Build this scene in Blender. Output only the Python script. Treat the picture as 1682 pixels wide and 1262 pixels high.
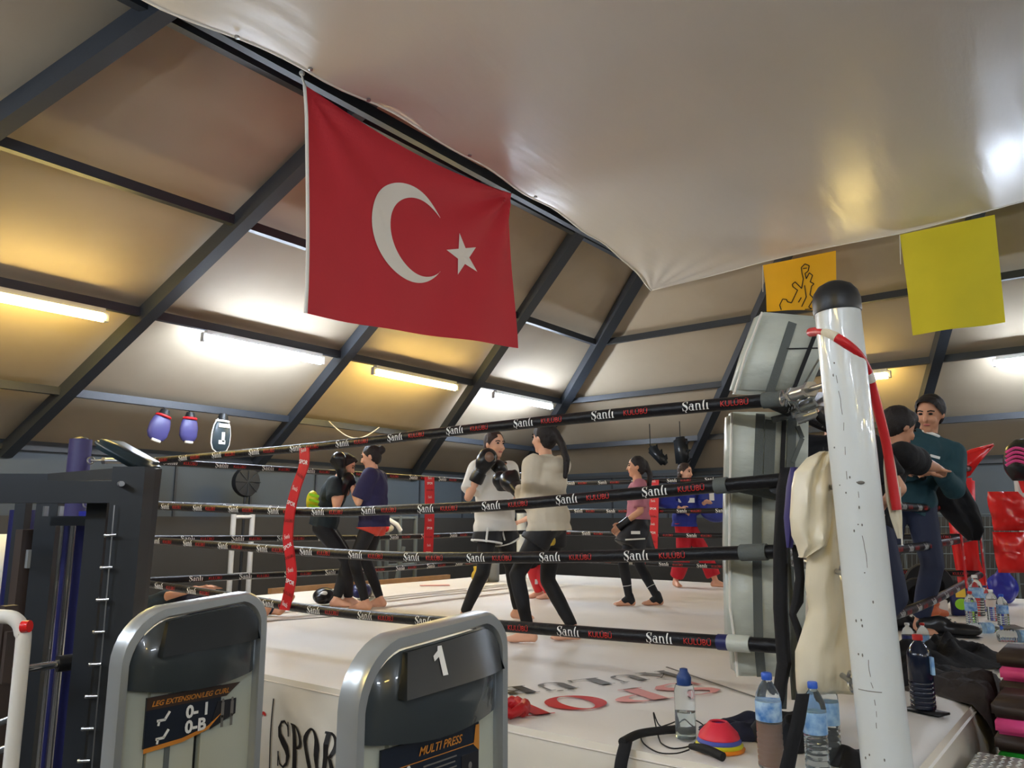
import bpy, bmesh, math, random
from mathutils import Vector, Matrix, Euler, noise

for o in list(bpy.data.objects): bpy.data.objects.remove(o, do_unlink=True)
scene = bpy.context.scene
COL = scene.collection
V = Vector
PI = math.pi
random.seed(7)

# ---------------------------------------------------------------- camera
FPX, CX, CY = 1264.0, 841.0, 631.0
PITCH = math.atan(226.0 / FPX)
YAW = math.radians(38.2)
CAMZ = 1.64
cam_d = bpy.data.cameras.new('camera')
cam_d.sensor_fit = 'HORIZONTAL'
cam_d.sensor_width = 36.0
cam_d.lens = 36.0 * FPX / 1682.0
cam_d.clip_end = 200
cam = bpy.data.objects.new('camera', cam_d)
COL.objects.link(cam)
cam.location = (0, 0, CAMZ)
cam.rotation_euler = (PI / 2 + PITCH, 0, YAW)
scene.camera = cam

# ---------------------------------------------------------------- world, exposure
w = bpy.data.worlds.new('world'); scene.world = w; w.use_nodes = True
w.node_tree.nodes['Background'].inputs[0].default_value = (0.55, 0.6, 0.7, 1)
w.node_tree.nodes['Background'].inputs[1].default_value = 0.15
scene.view_settings.view_transform = 'Standard'
scene.view_settings.look = 'None'
scene.view_settings.gamma = 1
scene.view_settings.use_curve_mapping = False
scene.view_settings.exposure = 2.45
LAMP_COOL, LAMP_WARM = 33.0, 16.0

# ---------------------------------------------------------------- picture measurements -> places in the hall
Fd = V((-math.sin(YAW), math.cos(YAW), 0)); Rd = V((math.cos(YAW), math.sin(YAW), 0)); UP = V((0, 0, 1))
CAM = V((0, 0, CAMZ))
def ray(x, y):
    u = (x - CX) / FPX; v = -(y - CY) / FPX
    return Fd * (math.cos(PITCH) - v * math.sin(PITCH)) + Rd * u + UP * (v * math.cos(PITCH) + math.sin(PITCH))
def onX(x, y, X): d = ray(x, y); return CAM + d * (X / d.x)
def onY(x, y, Y): d = ray(x, y); return CAM + d * (Y / d.y)
def onZ(x, y, Z): d = ray(x, y); return CAM + d * ((Z - CAMZ) / d.z)
def onD(x, y, D): return CAM + ray(x, y) * D
SL, SB = 0.5, 0.667                         # slopes of the left and the back roof faces
XL, YB, ZE = -10.4, 13.4, 2.55              # left wall, back wall, eave height
APEX = V((1.2, 4.7, ZE + SL * 11.6))
XR, YF = 12.8, -4.0
def roofL(x, y):
    d = ray(x, y); c = ZE - SL * XL
    return CAM + d * ((c - CAMZ) / (d.z - SL * d.x))
def roofB(x, y):
    d = ray(x, y); c = ZE + SB * YB
    return CAM + d * ((c - CAMZ) / (d.z + SB * d.y))
ZC = 0.80                                    # ring canvas height

# ---------------------------------------------------------------- materials
def lin(c):
    r = []
    for v in c:
        v /= 255.0
        r.append(v / 12.92 if v <= 0.04045 else ((v + 0.055) / 1.055) ** 2.4)
    return (r[0], r[1], r[2], 1)
MATS = {}
def mat(name, rgb, rough=0.6, metal=0.0, bump=0.0, bscale=40, var=0.0, vscale=6, rgb2=None, spec=0.5, stretch=None, coat=0.0, trans=0.0, alpha=1.0, sheen=0.0, ior=1.45):
    if name in MATS: return MATS[name]
    m = bpy.data.materials.new(name); m.use_nodes = True
    nt = m.node_tree; b = nt.nodes['Principled BSDF']
    b.inputs['Base Color'].default_value = lin(rgb)
    b.inputs['Roughness'].default_value = rough
    b.inputs['Metallic'].default_value = metal
    b.inputs['Specular IOR Level'].default_value = spec
    b.inputs['Coat Weight'].default_value = coat
    b.inputs['Transmission Weight'].default_value = trans
    b.inputs['Alpha'].default_value = alpha
    b.inputs['IOR'].default_value = ior
    b.inputs['Sheen Weight'].default_value = sheen
    tc = None
    if var > 0 or bump > 0:
        tc = nt.nodes.new('ShaderNodeTexCoord'); mp = nt.nodes.new('ShaderNodeMapping')
        nt.links.new(tc.outputs['Object'], mp.inputs[0])
        if stretch: mp.inputs['Scale'].default_value = stretch
    if var > 0:
        n = nt.nodes.new('ShaderNodeTexNoise'); n.inputs['Scale'].default_value = vscale; n.inputs['Detail'].default_value = 5
        nt.links.new(mp.outputs[0], n.inputs[0])
        rp = nt.nodes.new('ShaderNodeValToRGB')
        rp.color_ramp.elements[0].position = 0.35; rp.color_ramp.elements[1].position = 0.68
        c2 = rgb2 or tuple(int(v * 0.7) for v in rgb)
        A = lin(rgb); B = lin(c2)
        rp.color_ramp.elements[0].color = tuple(A[i] * (1 - var) + B[i] * var for i in range(3)) + (1,)
        rp.color_ramp.elements[1].color = A
        nt.links.new(n.outputs[0], rp.inputs[0]); nt.links.new(rp.outputs[0], b.inputs['Base Color'])
    if bump > 0:
        n2 = nt.nodes.new('ShaderNodeTexNoise'); n2.inputs['Scale'].default_value = bscale; n2.inputs['Detail'].default_value = 4
        nt.links.new(mp.outputs[0], n2.inputs[0])
        bp = nt.nodes.new('ShaderNodeBump'); bp.inputs['Strength'].default_value = bump; bp.inputs['Distance'].default_value = 0.02
        nt.links.new(n2.outputs[0], bp.inputs['Height']); nt.links.new(bp.outputs[0], b.inputs['Normal'])
    MATS[name] = m
    return m
def emit(name, rgb, strength):
    if name in MATS: return MATS[name]
    m = bpy.data.materials.new(name); m.use_nodes = True
    nt = m.node_tree; nt.nodes.remove(nt.nodes['Principled BSDF'])
    e = nt.nodes.new('ShaderNodeEmission'); e.inputs[0].default_value = lin(rgb); e.inputs[1].default_value = strength
    nt.links.new(e.outputs[0], nt.nodes['Material Output'].inputs[0])
    MATS[name] = m
    return m

# ---------------------------------------------------------------- mesh building
class MB:
    def __init__(s): s.v = []; s.f = []
    def add(s, vs, fs):
        n = len(s.v); s.v += [tuple(x) for x in vs]; s.f += [tuple(i + n for i in q) for q in fs]; return s
    def box(s, c, size, rot=None, taper=1.0):
        hx, hy, hz = size[0] / 2, size[1] / 2, size[2] / 2
        vs = []
        for z in (-1, 1):
            k = taper if z > 0 else 1
            for x, y in ((-1, -1), (1, -1), (1, 1), (-1, 1)):
                p = V((x * hx * k, y * hy * k, z * hz))
                if rot is not None: p = rot @ p
                vs.append(p + V(c))
        return s.add(vs, [(3, 2, 1, 0), (4, 5, 6, 7), (0, 1, 5, 4), (1, 2, 6, 5), (2, 3, 7, 6), (3, 0, 4, 7)])
    def bar(s, a, b, w, h, up=UP):                      # rectangular beam from a to b
        a, b = V(a), V(b); d = (b - a).normalized()
        x = d.cross(up)
        x = x.normalized() if x.length > 1e-4 else V((1, 0, 0))
        y = x.cross(d).normalized(); vs = []
        for p in (a, b):
            for i, j in ((-1, -1), (1, -1), (1, 1), (-1, 1)): vs.append(p + x * (i * w / 2) + y * (j * h / 2))
        return s.add(vs, [(0, 1, 2, 3), (7, 6, 5, 4), (0, 4, 5, 1), (1, 5, 6, 2), (2, 6, 7, 3), (3, 7, 4, 0)])
    def tube(s, pts, r, n=10, caps=True, flat=1.0):
        pts = [V(p) for p in pts]; m = len(pts)
        rs = r if isinstance(r, (list, tuple)) else [r] * m
        vs = []; prev = None
        for i, p in enumerate(pts):
            d = (pts[min(i + 1, m - 1)] - pts[max(i - 1, 0)])
            d = d.normalized() if d.length > 1e-9 else UP
            if prev is None:
                x = d.cross(UP)
                if x.length < 1e-3: x = d.cross(V((0, 1, 0)))
            else: x = prev - d * prev.dot(d)
            x.normalize(); prev = x; y = d.cross(x)
            for k in range(n):
                t = 2 * PI * k / n
                vs.append(p + x * (rs[i] * math.cos(t)) + y * (rs[i] * flat * math.sin(t)))
        fs = []
        for i in range(m - 1):
            for k in range(n):
                fs.append((i * n + k, i * n + (k + 1) % n, (i + 1) * n + (k + 1) % n, (i + 1) * n + k))
        if caps: fs.append(tuple(range(n))[::-1]); fs.append(tuple((m - 1) * n + k for k in range(n)))
        return s.add(vs, fs)
    def lathe(s, prof, c=(0, 0, 0), n=20, axis=None):   # prof: (r, z)
        c = V(c); vs = []
        M = axis.to_matrix() if isinstance(axis, Euler) else axis
        for r, z in prof:
            for k in range(n):
                p = V((r * math.cos(2 * PI * k / n), r * math.sin(2 * PI * k / n), z))
                if M is not None: p = M @ p
                vs.append(p + c)
        fs = []
        for i in range(len(prof) - 1):
            for k in range(n):
                fs.append((i * n + k, i * n + (k + 1) % n, (i + 1) * n + (k + 1) % n, (i + 1) * n + k))
        m = len(prof)
        fs.append(tuple(range(n))[::-1]); fs.append(tuple((m - 1) * n + k for k in range(n)))
        return s.add(vs, fs)
    def ball(s, c, rad, M=None, nu=14, nv=9):
        c = V(c); rad = V(rad) if not isinstance(rad, (int, float)) else V((rad,) * 3)
        vs = []
        for j in range(1, nv):
            ph = PI * j / nv
            for i in range(nu):
                t = 2 * PI * i / nu
                p = V((rad.x * math.sin(ph) * math.cos(t), rad.y * math.sin(ph) * math.sin(t), rad.z * math.cos(ph)))
                vs.append((M @ p if M is not None else p) + c)
        a = V((0, 0, rad.z)); b = V((0, 0, -rad.z))
        vs.append((M @ a if M is not None else a) + c); vs.append((M @ b if M is not None else b) + c)
        fs = []
        for j in range(nv - 2):
            for i in range(nu): fs.append((j * nu + i, (j + 1) * nu + i, (j + 1) * nu + (i + 1) % nu, j * nu + (i + 1) % nu))
        T = (nv - 1) * nu
        for i in range(nu):
            fs.append((T, i, (i + 1) % nu)); fs.append((T + 1, (nv - 2) * nu + (i + 1) % nu, (nv - 2) * nu + i))
        return s.add(vs, fs)
    def cap(s, a, ra, b, rb, n=12):                     # tapered capsule
        a, b = V(a), V(b); d = b - a
        if d.length < 1e-6: return s.ball(a, max(ra, rb))
        L = d.length; d.normalize(); pts = []; rs = []
        for k in range(5):
            t = PI / 2 * (1 - k / 4.0); pts.append(a - d * (ra * math.sin(t))); rs.append(max(ra * math.cos(t), ra * 0.05))
        for k in range(5):
            t = PI / 2 * (k / 4.0); pts.append(b + d * (rb * math.sin(t))); rs.append(max(rb * math.cos(t), rb * 0.05))
        return s.tube(pts, rs, n)
    def prism(s, poly, o, ux, uy, depth):               # polygon (u,v) in plane o+u*ux+v*uy, extruded by the vector depth
        o, ux, uy, dp = V(o), V(ux), V(uy), V(depth); n = len(poly)
        a = [o + ux * u + uy * v for u, v in poly]
        fs = [tuple(range(n)), tuple(range(2 * n - 1, n - 1, -1))]
        for k in range(n): fs.append((k, n + k, n + (k + 1) % n, (k + 1) % n))
        return s.add(a + [p + dp for p in a], fs)

OFF = {}
def finish_mesh(me, material, smooth):
    if material is not None: me.materials.append(MATS[material] if isinstance(material, str) else material)
    me.validate()
    bm = bmesh.new(); bm.from_mesh(me)
    bmesh.ops.recalc_face_normals(bm, faces=bm.faces)
    if smooth:
        for f in bm.faces: f.smooth = True
        lim = math.radians(smooth if smooth > 1 else 45)
        for e in bm.edges:
            if len(e.link_faces) == 2 and e.calc_face_angle(0) > lim: e.smooth = False
    bm.to_mesh(me); bm.free()
def place(o, parent, local):
    COL.objects.link(o)
    if parent is not None:
        o.parent = parent
        if not local: o.location = -OFF.get(parent.name, V((0, 0, 0)))
    return o
def obj(name, mb, material, parent=None, smooth=0, local=False):
    me = bpy.data.meshes.new(name); me.from_pydata(mb.v, [], mb.f)
    finish_mesh(me, material, smooth)
    return place(bpy.data.objects.new(name, me), parent, local)
def tag(o, label, cat, group=None):
    o['label'] = label; o['category'] = cat
    if group: o['group'] = group
    return o
def thing(name, label, cat, loc=(0, 0, 0), rotz=0, group=None):
    o = bpy.data.objects.new(name, None); COL.objects.link(o)
    o.empty_display_size = 0.1
    o.location = loc; o.rotation_euler = (0, 0, rotz); OFF[o.name] = V(loc)
    return tag(o, label, cat, group)
def struct(name, mb, material, parent=None, smooth=0, label=None):
    o = obj(name, mb, material, parent, smooth); o['kind'] = 'structure'
    if label: o['label'] = label
    return o
def bevel(o, wdt, seg=2):
    bm = bmesh.new(); bm.from_mesh(o.data)
    bmesh.ops.bevel(bm, geom=[e for e in bm.edges if e.is_manifold and e.calc_face_angle(0) > 0.5], offset=wdt, segments=seg, affect='EDGES', clamp_overlap=True)
    for f in bm.faces: f.smooth = True
    bm.to_mesh(o.data); bm.free(); return o
def copy_tree(o, parent=None):
    c = o.copy(); COL.objects.link(c); c.parent = parent
    for ch in list(o.children): copy_tree(ch, c)
    return c

# union of overlapping closed pieces turned into one continuous skin
def union(name, mb, voxel, material, parent=None, smooth_it=6, cuts=(), folds=0.0, fscale=9.0, seed=0, label=None):
    me = bpy.data.meshes.new('raw'); me.from_pydata(mb.v, [], mb.f); me.validate()
    bm = bmesh.new(); bm.from_mesh(me); bmesh.ops.recalc_face_normals(bm, faces=bm.faces); bm.to_mesh(me); bm.free()
    o = bpy.data.objects.new('raw', me); COL.objects.link(o)
    r = o.modifiers.new('r', 'REMESH'); r.mode = 'VOXEL'; r.voxel_size = voxel
    if smooth_it:
        sm = o.modifiers.new('s', 'SMOOTH'); sm.factor = 0.5; sm.iterations = smooth_it
    dg = bpy.context.evaluated_depsgraph_get(); dg.update()
    nm = bpy.data.meshes.new_from_object(o.evaluated_get(dg))
    bpy.data.objects.remove(o, do_unlink=True); bpy.data.meshes.remove(me)
    nm.name = name
    bm = bmesh.new(); bm.from_mesh(nm)
    for p, n, rad in cuts:                               # n points to the side that is taken away
        p, n = V(p), V(n).normalized()
        fs = [f for f in bm.faces if (f.calc_center_median() - p).length < rad]
        geom = list({e for f in fs for e in f.edges}) + list({v for f in fs for v in f.verts}) + fs
        bmesh.ops.bisect_plane(bm, geom=geom, plane_co=p, plane_no=n, clear_outer=True)
    if folds:
        sd = V((seed * 3.1, seed * 1.7, 0))
        for v in bm.verts:
            q = v.co * fscale + sd
            a = noise.noise(V((q.x, q.y, q.z * 0.7)))
            b = noise.noise(V((q.x * 2.3 + 9, q.y * 2.3, q.z * 1.2)))
            v.co += v.normal * (folds * (a + 0.5 * b))
    for f in bm.faces: f.smooth = True
    bm.to_mesh(nm); bm.free()
    nm.materials.clear(); nm.materials.append(MATS[material])
    ob = place(bpy.data.objects.new(name, nm), parent, False)
    if label: ob['label'] = label
    return ob

# ---------------------------------------------------------------- lettering
FONTCACHE = {}
def text_geo(s, size=1.0, bold=0.0, shear=0.0):
    key = (s, size, bold, shear)
    if key in FONTCACHE: return FONTCACHE[key]
    cu = bpy.data.curves.new('t', 'FONT'); cu.body = s; cu.size = size; cu.offset = bold; cu.shear = shear
    cu.resolution_u = 3
    o = bpy.data.objects.new('t', cu); COL.objects.link(o)
    dg = bpy.context.evaluated_depsgraph_get(); dg.update()
    me = bpy.data.meshes.new_from_object(o.evaluated_get(dg))
    vs = [(v.co.x, v.co.y) for v in me.vertices]; fs = [tuple(p.vertices) for p in me.polygons]
    bpy.data.objects.remove(o, do_unlink=True); bpy.data.curves.remove(cu); bpy.data.meshes.remove(me)
    wd = max([v[0] for v in vs] or [0]); FONTCACHE[key] = (vs, fs, wd)
    return FONTCACHE[key]
# a serif alphabet of thick and thin strokes (cap height 1)
def _strip(pts, ws):
    vs = []; n = len(pts)
    for i in range(n):
        a = V(pts[max(i - 1, 0)]); b = V(pts[min(i + 1, n - 1)]); d = (b - a).normalized(); q = V((-d.y, d.x))
        p = V(pts[i]); vs += [tuple(p + q * ws[i] / 2), tuple(p - q * ws[i] / 2)]
    return vs, [(2 * i, 2 * i + 1, 2 * i + 3, 2 * i + 2) for i in range(n - 1)]
def _ring(cx, cy, rx, ry, tx, ty, a0=0, a1=360, n=28):
    vs = []
    for k in range(n + 1):
        t = math.radians(a0 + (a1 - a0) * k / n)
        vs += [(cx + rx * math.cos(t), cy + ry * math.sin(t)), (cx + (rx - tx) * math.cos(t), cy + (ry - ty) * math.sin(t))]
    return vs, [(2 * k, 2 * k + 1, 2 * k + 3, 2 * k + 2) for k in range(n)]
def _rect(x0, y0, x1, y1): return [(x0, y0), (x1, y0), (x1, y1), (x0, y1)], [(0, 1, 2, 3)]
def _quad(*p): return list(p), [(0, 1, 2, 3)]
def glyph(ch):
    T, t, sf = 0.17, 0.045, 0.05
    def stem(x, y0=0, y1=1, w=T): return [_rect(x, y0, x + w, y1)]
    def ser(x, y, w=T, e=sf): return [_rect(x - e, y, x + w + e, y + t)]
    if ch == 'O': return [_ring(0.36, 0.5, 0.36, 0.52, 0.19, 0.05)], 0.76
    if ch == 'S':
        P = [(0.47, 0.74), (0.44, 0.90), (0.30, 0.99), (0.15, 0.95), (0.07, 0.82), (0.10, 0.67), (0.25, 0.54), (0.40, 0.42), (0.47, 0.27), (0.42, 0.10), (0.27, 0.01), (0.12, 0.06), (0.05, 0.26)]
        W = [0.03, 0.05, 0.05, 0.07, 0.12, 0.16, 0.19, 0.19, 0.15, 0.09, 0.05, 0.05, 0.03]
        return [_strip(P, W), _rect(0.45, 0.68, 0.50, 1.0), _rect(0.02, 0.0, 0.07, 0.32)], 0.56
    if ch == 'P': return stem(0.06) + ser(0.06, 0) + ser(0.06, 1 - t) + [_ring(0.21, 0.73, 0.33, 0.27, 0.15, 0.05, -90, 90, 14)], 0.58
    if ch == 'R': return stem(0.06) + ser(0.06, 0) + ser(0.06, 1 - t) + [_ring(0.21, 0.74, 0.32, 0.26, 0.15, 0.05, -90, 90, 14), _quad((0.24, 0.5), (0.40, 0.5), (0.66, 0.0), (0.50, 0.0)), _rect(0.46, 0, 0.70, t)], 0.72
    if ch == 'B': return stem(0.06) + ser(0.06, 0) + ser(0.06, 1 - t) + [_ring(0.21, 0.76, 0.28, 0.24, 0.14, 0.045, -90, 90, 12), _ring(0.21, 0.265, 0.34, 0.265, 0.16, 0.045, -90, 90, 14)], 0.6
    if ch == 'K': return stem(0.06) + ser(0.06, 0) + ser(0.06, 1 - t) + [_quad((0.21, 0.36), (0.21, 0.44), (0.58, 0.98), (0.53, 0.98)), _rect(0.46, 1 - t, 0.66, 1), _quad((0.29, 0.53), (0.41, 0.62), (0.70, 0.0), (0.53, 0.0)), _rect(0.48, 0, 0.74, t)], 0.76
    if ch == 'L': return stem(0.06) + ser(0.06, 0) + ser(0.06, 1 - t) + [_rect(0.21, 0, 0.5, t), _quad((0.46, 0), (0.52, 0), (0.52, 0.26), (0.49, 0.26))], 0.56
    if ch in 'UÜ':
        g = stem(0.06, 0.28, 1) + ser(0.06, 1 - t) + [_rect(0.52, 0.28, 0.565, 1), _rect(0.45, 1 - t, 0.64, 1), _ring(0.3125, 0.28, 0.2525, 0.29, 0.12, 0.05, 180, 360, 16)]
        if ch == 'Ü': g += [_ring(0.22, 1.14, 0.065, 0.065, 0.065, 0.065, 0, 360, 10), _ring(0.42, 1.14, 0.065, 0.065, 0.065, 0.065, 0, 360, 10)]
        return g, 0.7
    if ch == 'Ş': g, wd = glyph('S'); return g + [_quad((0.22, -0.02), (0.30, -0.02), (0.34, -0.2), (0.2, -0.2))], wd
    if ch == 'a': return stem(0.32, 0, 0.55, 0.12) + [_ring(0.2, 0.24, 0.2, 0.25, 0.1, 0.05), _ring(0.24, 0.48, 0.2, 0.2, 0.1, 0.06, 0, 150, 10), _rect(0.32, 0, 0.5, t)], 0.52
    if ch == 'n': return stem(0.05, 0, 0.68, 0.12) + stem(0.38, 0, 0.48, 0.12) + [_ring(0.28, 0.46, 0.22, 0.22, 0.12, 0.06, 0, 150, 10)] + ser(0.05, 0, 0.12) + ser(0.38, 0, 0.12), 0.58
    if ch == 'l': return stem(0.06, 0, 1.05, 0.13) + ser(0.06, 0, 0.13), 0.28
    if ch == 'ı': return stem(0.06, 0, 0.66, 0.13) + ser(0.06, 0, 0.13), 0.28
    if ch == 'r': return stem(0.05, 0, 0.68, 0.12) + ser(0.05, 0, 0.12) + [_ring(0.28, 0.46, 0.2, 0.22, 0.1, 0.08, 40, 150, 8)], 0.45
    return [], 0.3
def serif_geo(s, size=1.0, squeeze=1.0, gap=0.06):
    vs = []; fs = []; x = 0
    for ch in s:
        g, wd = glyph(ch)
        for gv, gf in g:
            n = len(vs); vs += [((a + x) * size * squeeze, b * size) for a, b in gv]; fs += [tuple(i + n for i in q) for q in gf]
        x += wd + gap
    return vs, fs, x * size * squeeze
def cut_geo(geo, nv=5, nu=0):                           # slice flat lettering so that it can follow a curved surface
    vs, fs, wd = geo
    bm = bmesh.new(); bv = [bm.verts.new((a, b, 0)) for a, b in vs]
    for q in fs:
        try: bm.faces.new([bv[i] for i in q])
        except ValueError: pass
    lo = min(b for a, b in vs); hi = max(b for a, b in vs)
    for k in range(1, nv):
        bmesh.ops.bisect_plane(bm, geom=bm.verts[:] + bm.edges[:] + bm.faces[:], plane_co=(0, lo + (hi - lo) * k / nv, 0), plane_no=(0, 1, 0))
    for k in range(1, nu):
        bmesh.ops.bisect_plane(bm, geom=bm.verts[:] + bm.edges[:] + bm.faces[:], plane_co=(wd * k / nu, 0, 0), plane_no=(1, 0, 0))
    bm.verts.index_update()
    r = ([(v.co.x, v.co.y) for v in bm.verts], [tuple(v.index for v in f.verts) for f in bm.faces], wd)
    bm.free(); return r
def put_geo(mb, geo, fn):
    vs, fs, wd = geo
    return mb.add([fn(a, b) for a, b in vs], fs)
def put_flat(mb, geo, o, ux, uy):
    o, ux, uy = V(o), V(ux), V(uy)
    return put_geo(mb, geo, lambda a, b: o + ux * a + uy * b)
# ---------------------------------------------------------------- palette
mat('roof_fabric', (182, 168, 146), 0.75, var=0.4, vscale=0.55, rgb2=(140, 122, 98), bump=0.25, bscale=1.6)
mat('beam_paint', (52, 56, 62), 0.45, bump=0.05, bscale=30)
mat('wall_tarp', (72, 80, 86), 0.6, var=0.3, vscale=0.8, bump=0.15, bscale=3)
mat('wall_low', (58, 55, 50), 0.7, var=0.4, vscale=1.2)
mat('floor_rubber', (70, 68, 66), 0.8, bump=0.1, bscale=60, var=0.3)
mat('eave_white', (62, 64, 66), 0.5)
mat('tarp_white', (224, 217, 206), 0.30, var=0.10, vscale=0.5, bump=0.5, bscale=6, stretch=(1.0, 0.2, 1.0), spec=0.6)
mat('hem_white', (230, 226, 216), 0.4)
mat('lamp_body', (190, 188, 182), 0.4)
emit('tube_cool', (222, 236, 255), LAMP_COOL)
emit('tube_warm', (255, 222, 132), LAMP_WARM)
mat('flag_red', (200, 44, 56), 0.65, bump=0.08, bscale=60, var=0.1, vscale=2)
mat('flag_white', (236, 232, 222), 0.65)
mat('cord_white', (225, 222, 214), 0.6)
mat('flag_yellow', (228, 214, 40), 0.6, var=0.1, vscale=3)
mat('flag_orange', (240, 180, 8), 0.6, var=0.1, vscale=3)
mat('ink_black', (28, 24, 22), 0.6)
mat('canvas', (234, 230, 224), 0.5, var=0.28, vscale=0.9, rgb2=(216, 204, 190), bump=0.06, bscale=25)
mat('skirt', (226, 218, 202), 0.55, var=0.15, vscale=2)
mat('print_red', (200, 46, 40), 0.5)
mat('print_red_faded', (222, 150, 142), 0.5)
mat('print_black', (30, 26, 24), 0.5)
mat('print_grey', (112, 108, 102), 0.5)
mat('print_white', (238, 238, 234), 0.45)
mat('rope_black', (20, 20, 23), 0.42, bump=0.25, bscale=28, spec=0.35)
mat('strap_red', (204, 34, 40), 0.45, bump=0.1)
mat('post_white', (222, 228, 228), 0.28, var=0.12, vscale=3, rgb2=(176, 176, 170), coat=0.3)
mat('black_plastic', (30, 31, 33), 0.4)
mat('black_rubber', (24, 24, 25), 0.7)
mat('pad_grey', (200, 206, 196), 0.38, bump=0.35, bscale=9, var=0.25, vscale=5, stretch=(1, 1, 2.2))
mat('web_grey', (96, 102, 100), 0.75, bump=0.2, bscale=200)
mat('web_black', (26, 27, 30), 0.75)
mat('steel', (168, 170, 172), 0.3, metal=0.9)
mat('chrome', (214, 216, 218), 0.14, metal=1.0)
mat('silver_paint', (176, 180, 180), 0.3, metal=0.55)
mat('hood', (58, 64, 66), 0.22, coat=0.5)
mat('hood_dark', (34, 38, 41), 0.3)
mat('panel_beige', (186, 188, 170), 0.35, coat=0.3)
mat('panel_gap', (48, 50, 46), 0.5)
mat('sticker', (34, 34, 38), 0.35)
mat('sticker_blue', (24, 32, 44), 0.35)
mat('sticker_brown', (62, 44, 34), 0.4)
mat('print_orange', (206, 132, 48), 0.4)
mat('rack_black', (40, 43, 46), 0.42)
mat('blue_vinyl', (44, 50, 160), 0.35)
mat('navy_vinyl', (34, 38, 92), 0.4)
mat('purple_vinyl', (62, 60, 112), 0.4)
mat('black_vinyl', (28, 31, 34), 0.33, bump=0.1)
mat('vinyl_teal', (40, 54, 60), 0.35)
mat('red_vinyl', (226, 40, 38), 0.25, bump=0.2, bscale=7)
mat('dark_red', (172, 22, 30), 0.4)
mat('tan', (176, 134, 92), 0.6)
mat('wood', (150, 112, 72), 0.55, var=0.4, vscale=5)
mat('brown_dark', (60, 48, 42), 0.5)
mat('pink', (240, 84, 150), 0.45)
mat('green', (24, 140, 36), 0.45)
mat('lime', (150, 214, 40), 0.45)
mat('yellow', (238, 196, 60), 0.5)
mat('orange', (232, 134, 36), 0.5)
mat('cone_red', (224, 44, 66), 0.45)
mat('cone_blue', (70, 84, 168), 0.45)
mat('cone_yellow', (206, 200, 30), 0.45)
mat('cream_cloth', (222, 212, 186), 0.55, bump=0.12, bscale=20)
mat('cream_satin', (232, 222, 196), 0.3)
mat('purple_cloth', (52, 46, 110), 0.6)
mat('black_cloth', (24, 24, 28), 0.85, bump=0.25, bscale=22)
mat('brown_cloth', (58, 52, 50), 0.8, bump=0.25, bscale=22)
mat('navy_cloth', (30, 34, 54), 0.85, bump=0.15, bscale=25)
mat('navy_shirt', (44, 42, 80), 0.85, bump=0.12, bscale=25)
mat('teal_cloth', (28, 40, 46), 0.8, bump=0.15, bscale=20)
mat('green_jacket', (34, 70, 80), 0.75, bump=0.15, bscale=20)
mat('white_tee', (232, 230, 224), 0.8, bump=0.1, bscale=20)
mat('hoodie_cream', (214, 204, 184), 0.9, bump=0.15, bscale=30)
mat('pink_tee', (172, 110, 124), 0.85, bump=0.12, bscale=25)
mat('pink_cloth', (214, 110, 150), 0.8)
mat('blue_sweat', (40, 52, 140), 0.85, bump=0.15, bscale=25)
mat('red_pants', (196, 26, 44), 0.75, bump=0.12, bscale=20)
mat('legging', (20, 20, 24), 0.7)
mat('jeans', (44, 50, 72), 0.8)
mat('shorts_black', (26, 26, 30), 0.6, bump=0.1, bscale=20)
mat('shorts_red', (200, 62, 44), 0.6)
mat('gold', (196, 166, 52), 0.5)
mat('skin', (226, 172, 142), 0.5)
mat('skin_tan', (208, 152, 120), 0.5)
mat('hair', (30, 24, 24), 0.6, bump=0.3, bscale=120)
mat('hair_brown', (54, 38, 34), 0.6, bump=0.3, bscale=120)
mat('eye_dark', (24, 20, 20), 0.3)
mat('lip', (184, 104, 96), 0.5)
mat('glove_black', (26, 26, 28), 0.3, bump=0.15, bscale=18)
mat('glove_brown', (120, 92, 76), 0.4)
mat('guard_red', (204, 30, 40), 0.4)
mat('blue_pad', (46, 64, 150), 0.4)
mat('water_plastic', (236, 244, 246), 0.04, trans=0.95, ior=1.2)
mat('dark_plastic_bottle', (24, 30, 46), 0.15)
mat('cola_plastic', (120, 92, 78), 0.12, trans=0.45, ior=1.2)
mat('label_blue', (50, 120, 200), 0.4, var=0.9, vscale=30, rgb2=(190, 220, 240))
mat('label_pale', (170, 204, 226), 0.4, var=0.8, vscale=40, rgb2=(90, 140, 200))
mat('cap_blue', (52, 96, 200), 0.4)
mat('cap_navy', (32, 64, 124), 0.4)
mat('cap_red', (200, 50, 46), 0.4)
mat('cap_white', (236, 236, 232), 0.4)
mat('shoe_black', (26, 26, 28), 0.3)
mat('orange_skin', (190, 96, 56), 0.5)
mat('diamond_white', (222, 224, 222), 0.4)
mat('box_grey', (140, 142, 140), 0.6)
mat('box_pale', (206, 196, 188), 0.7)

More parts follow.
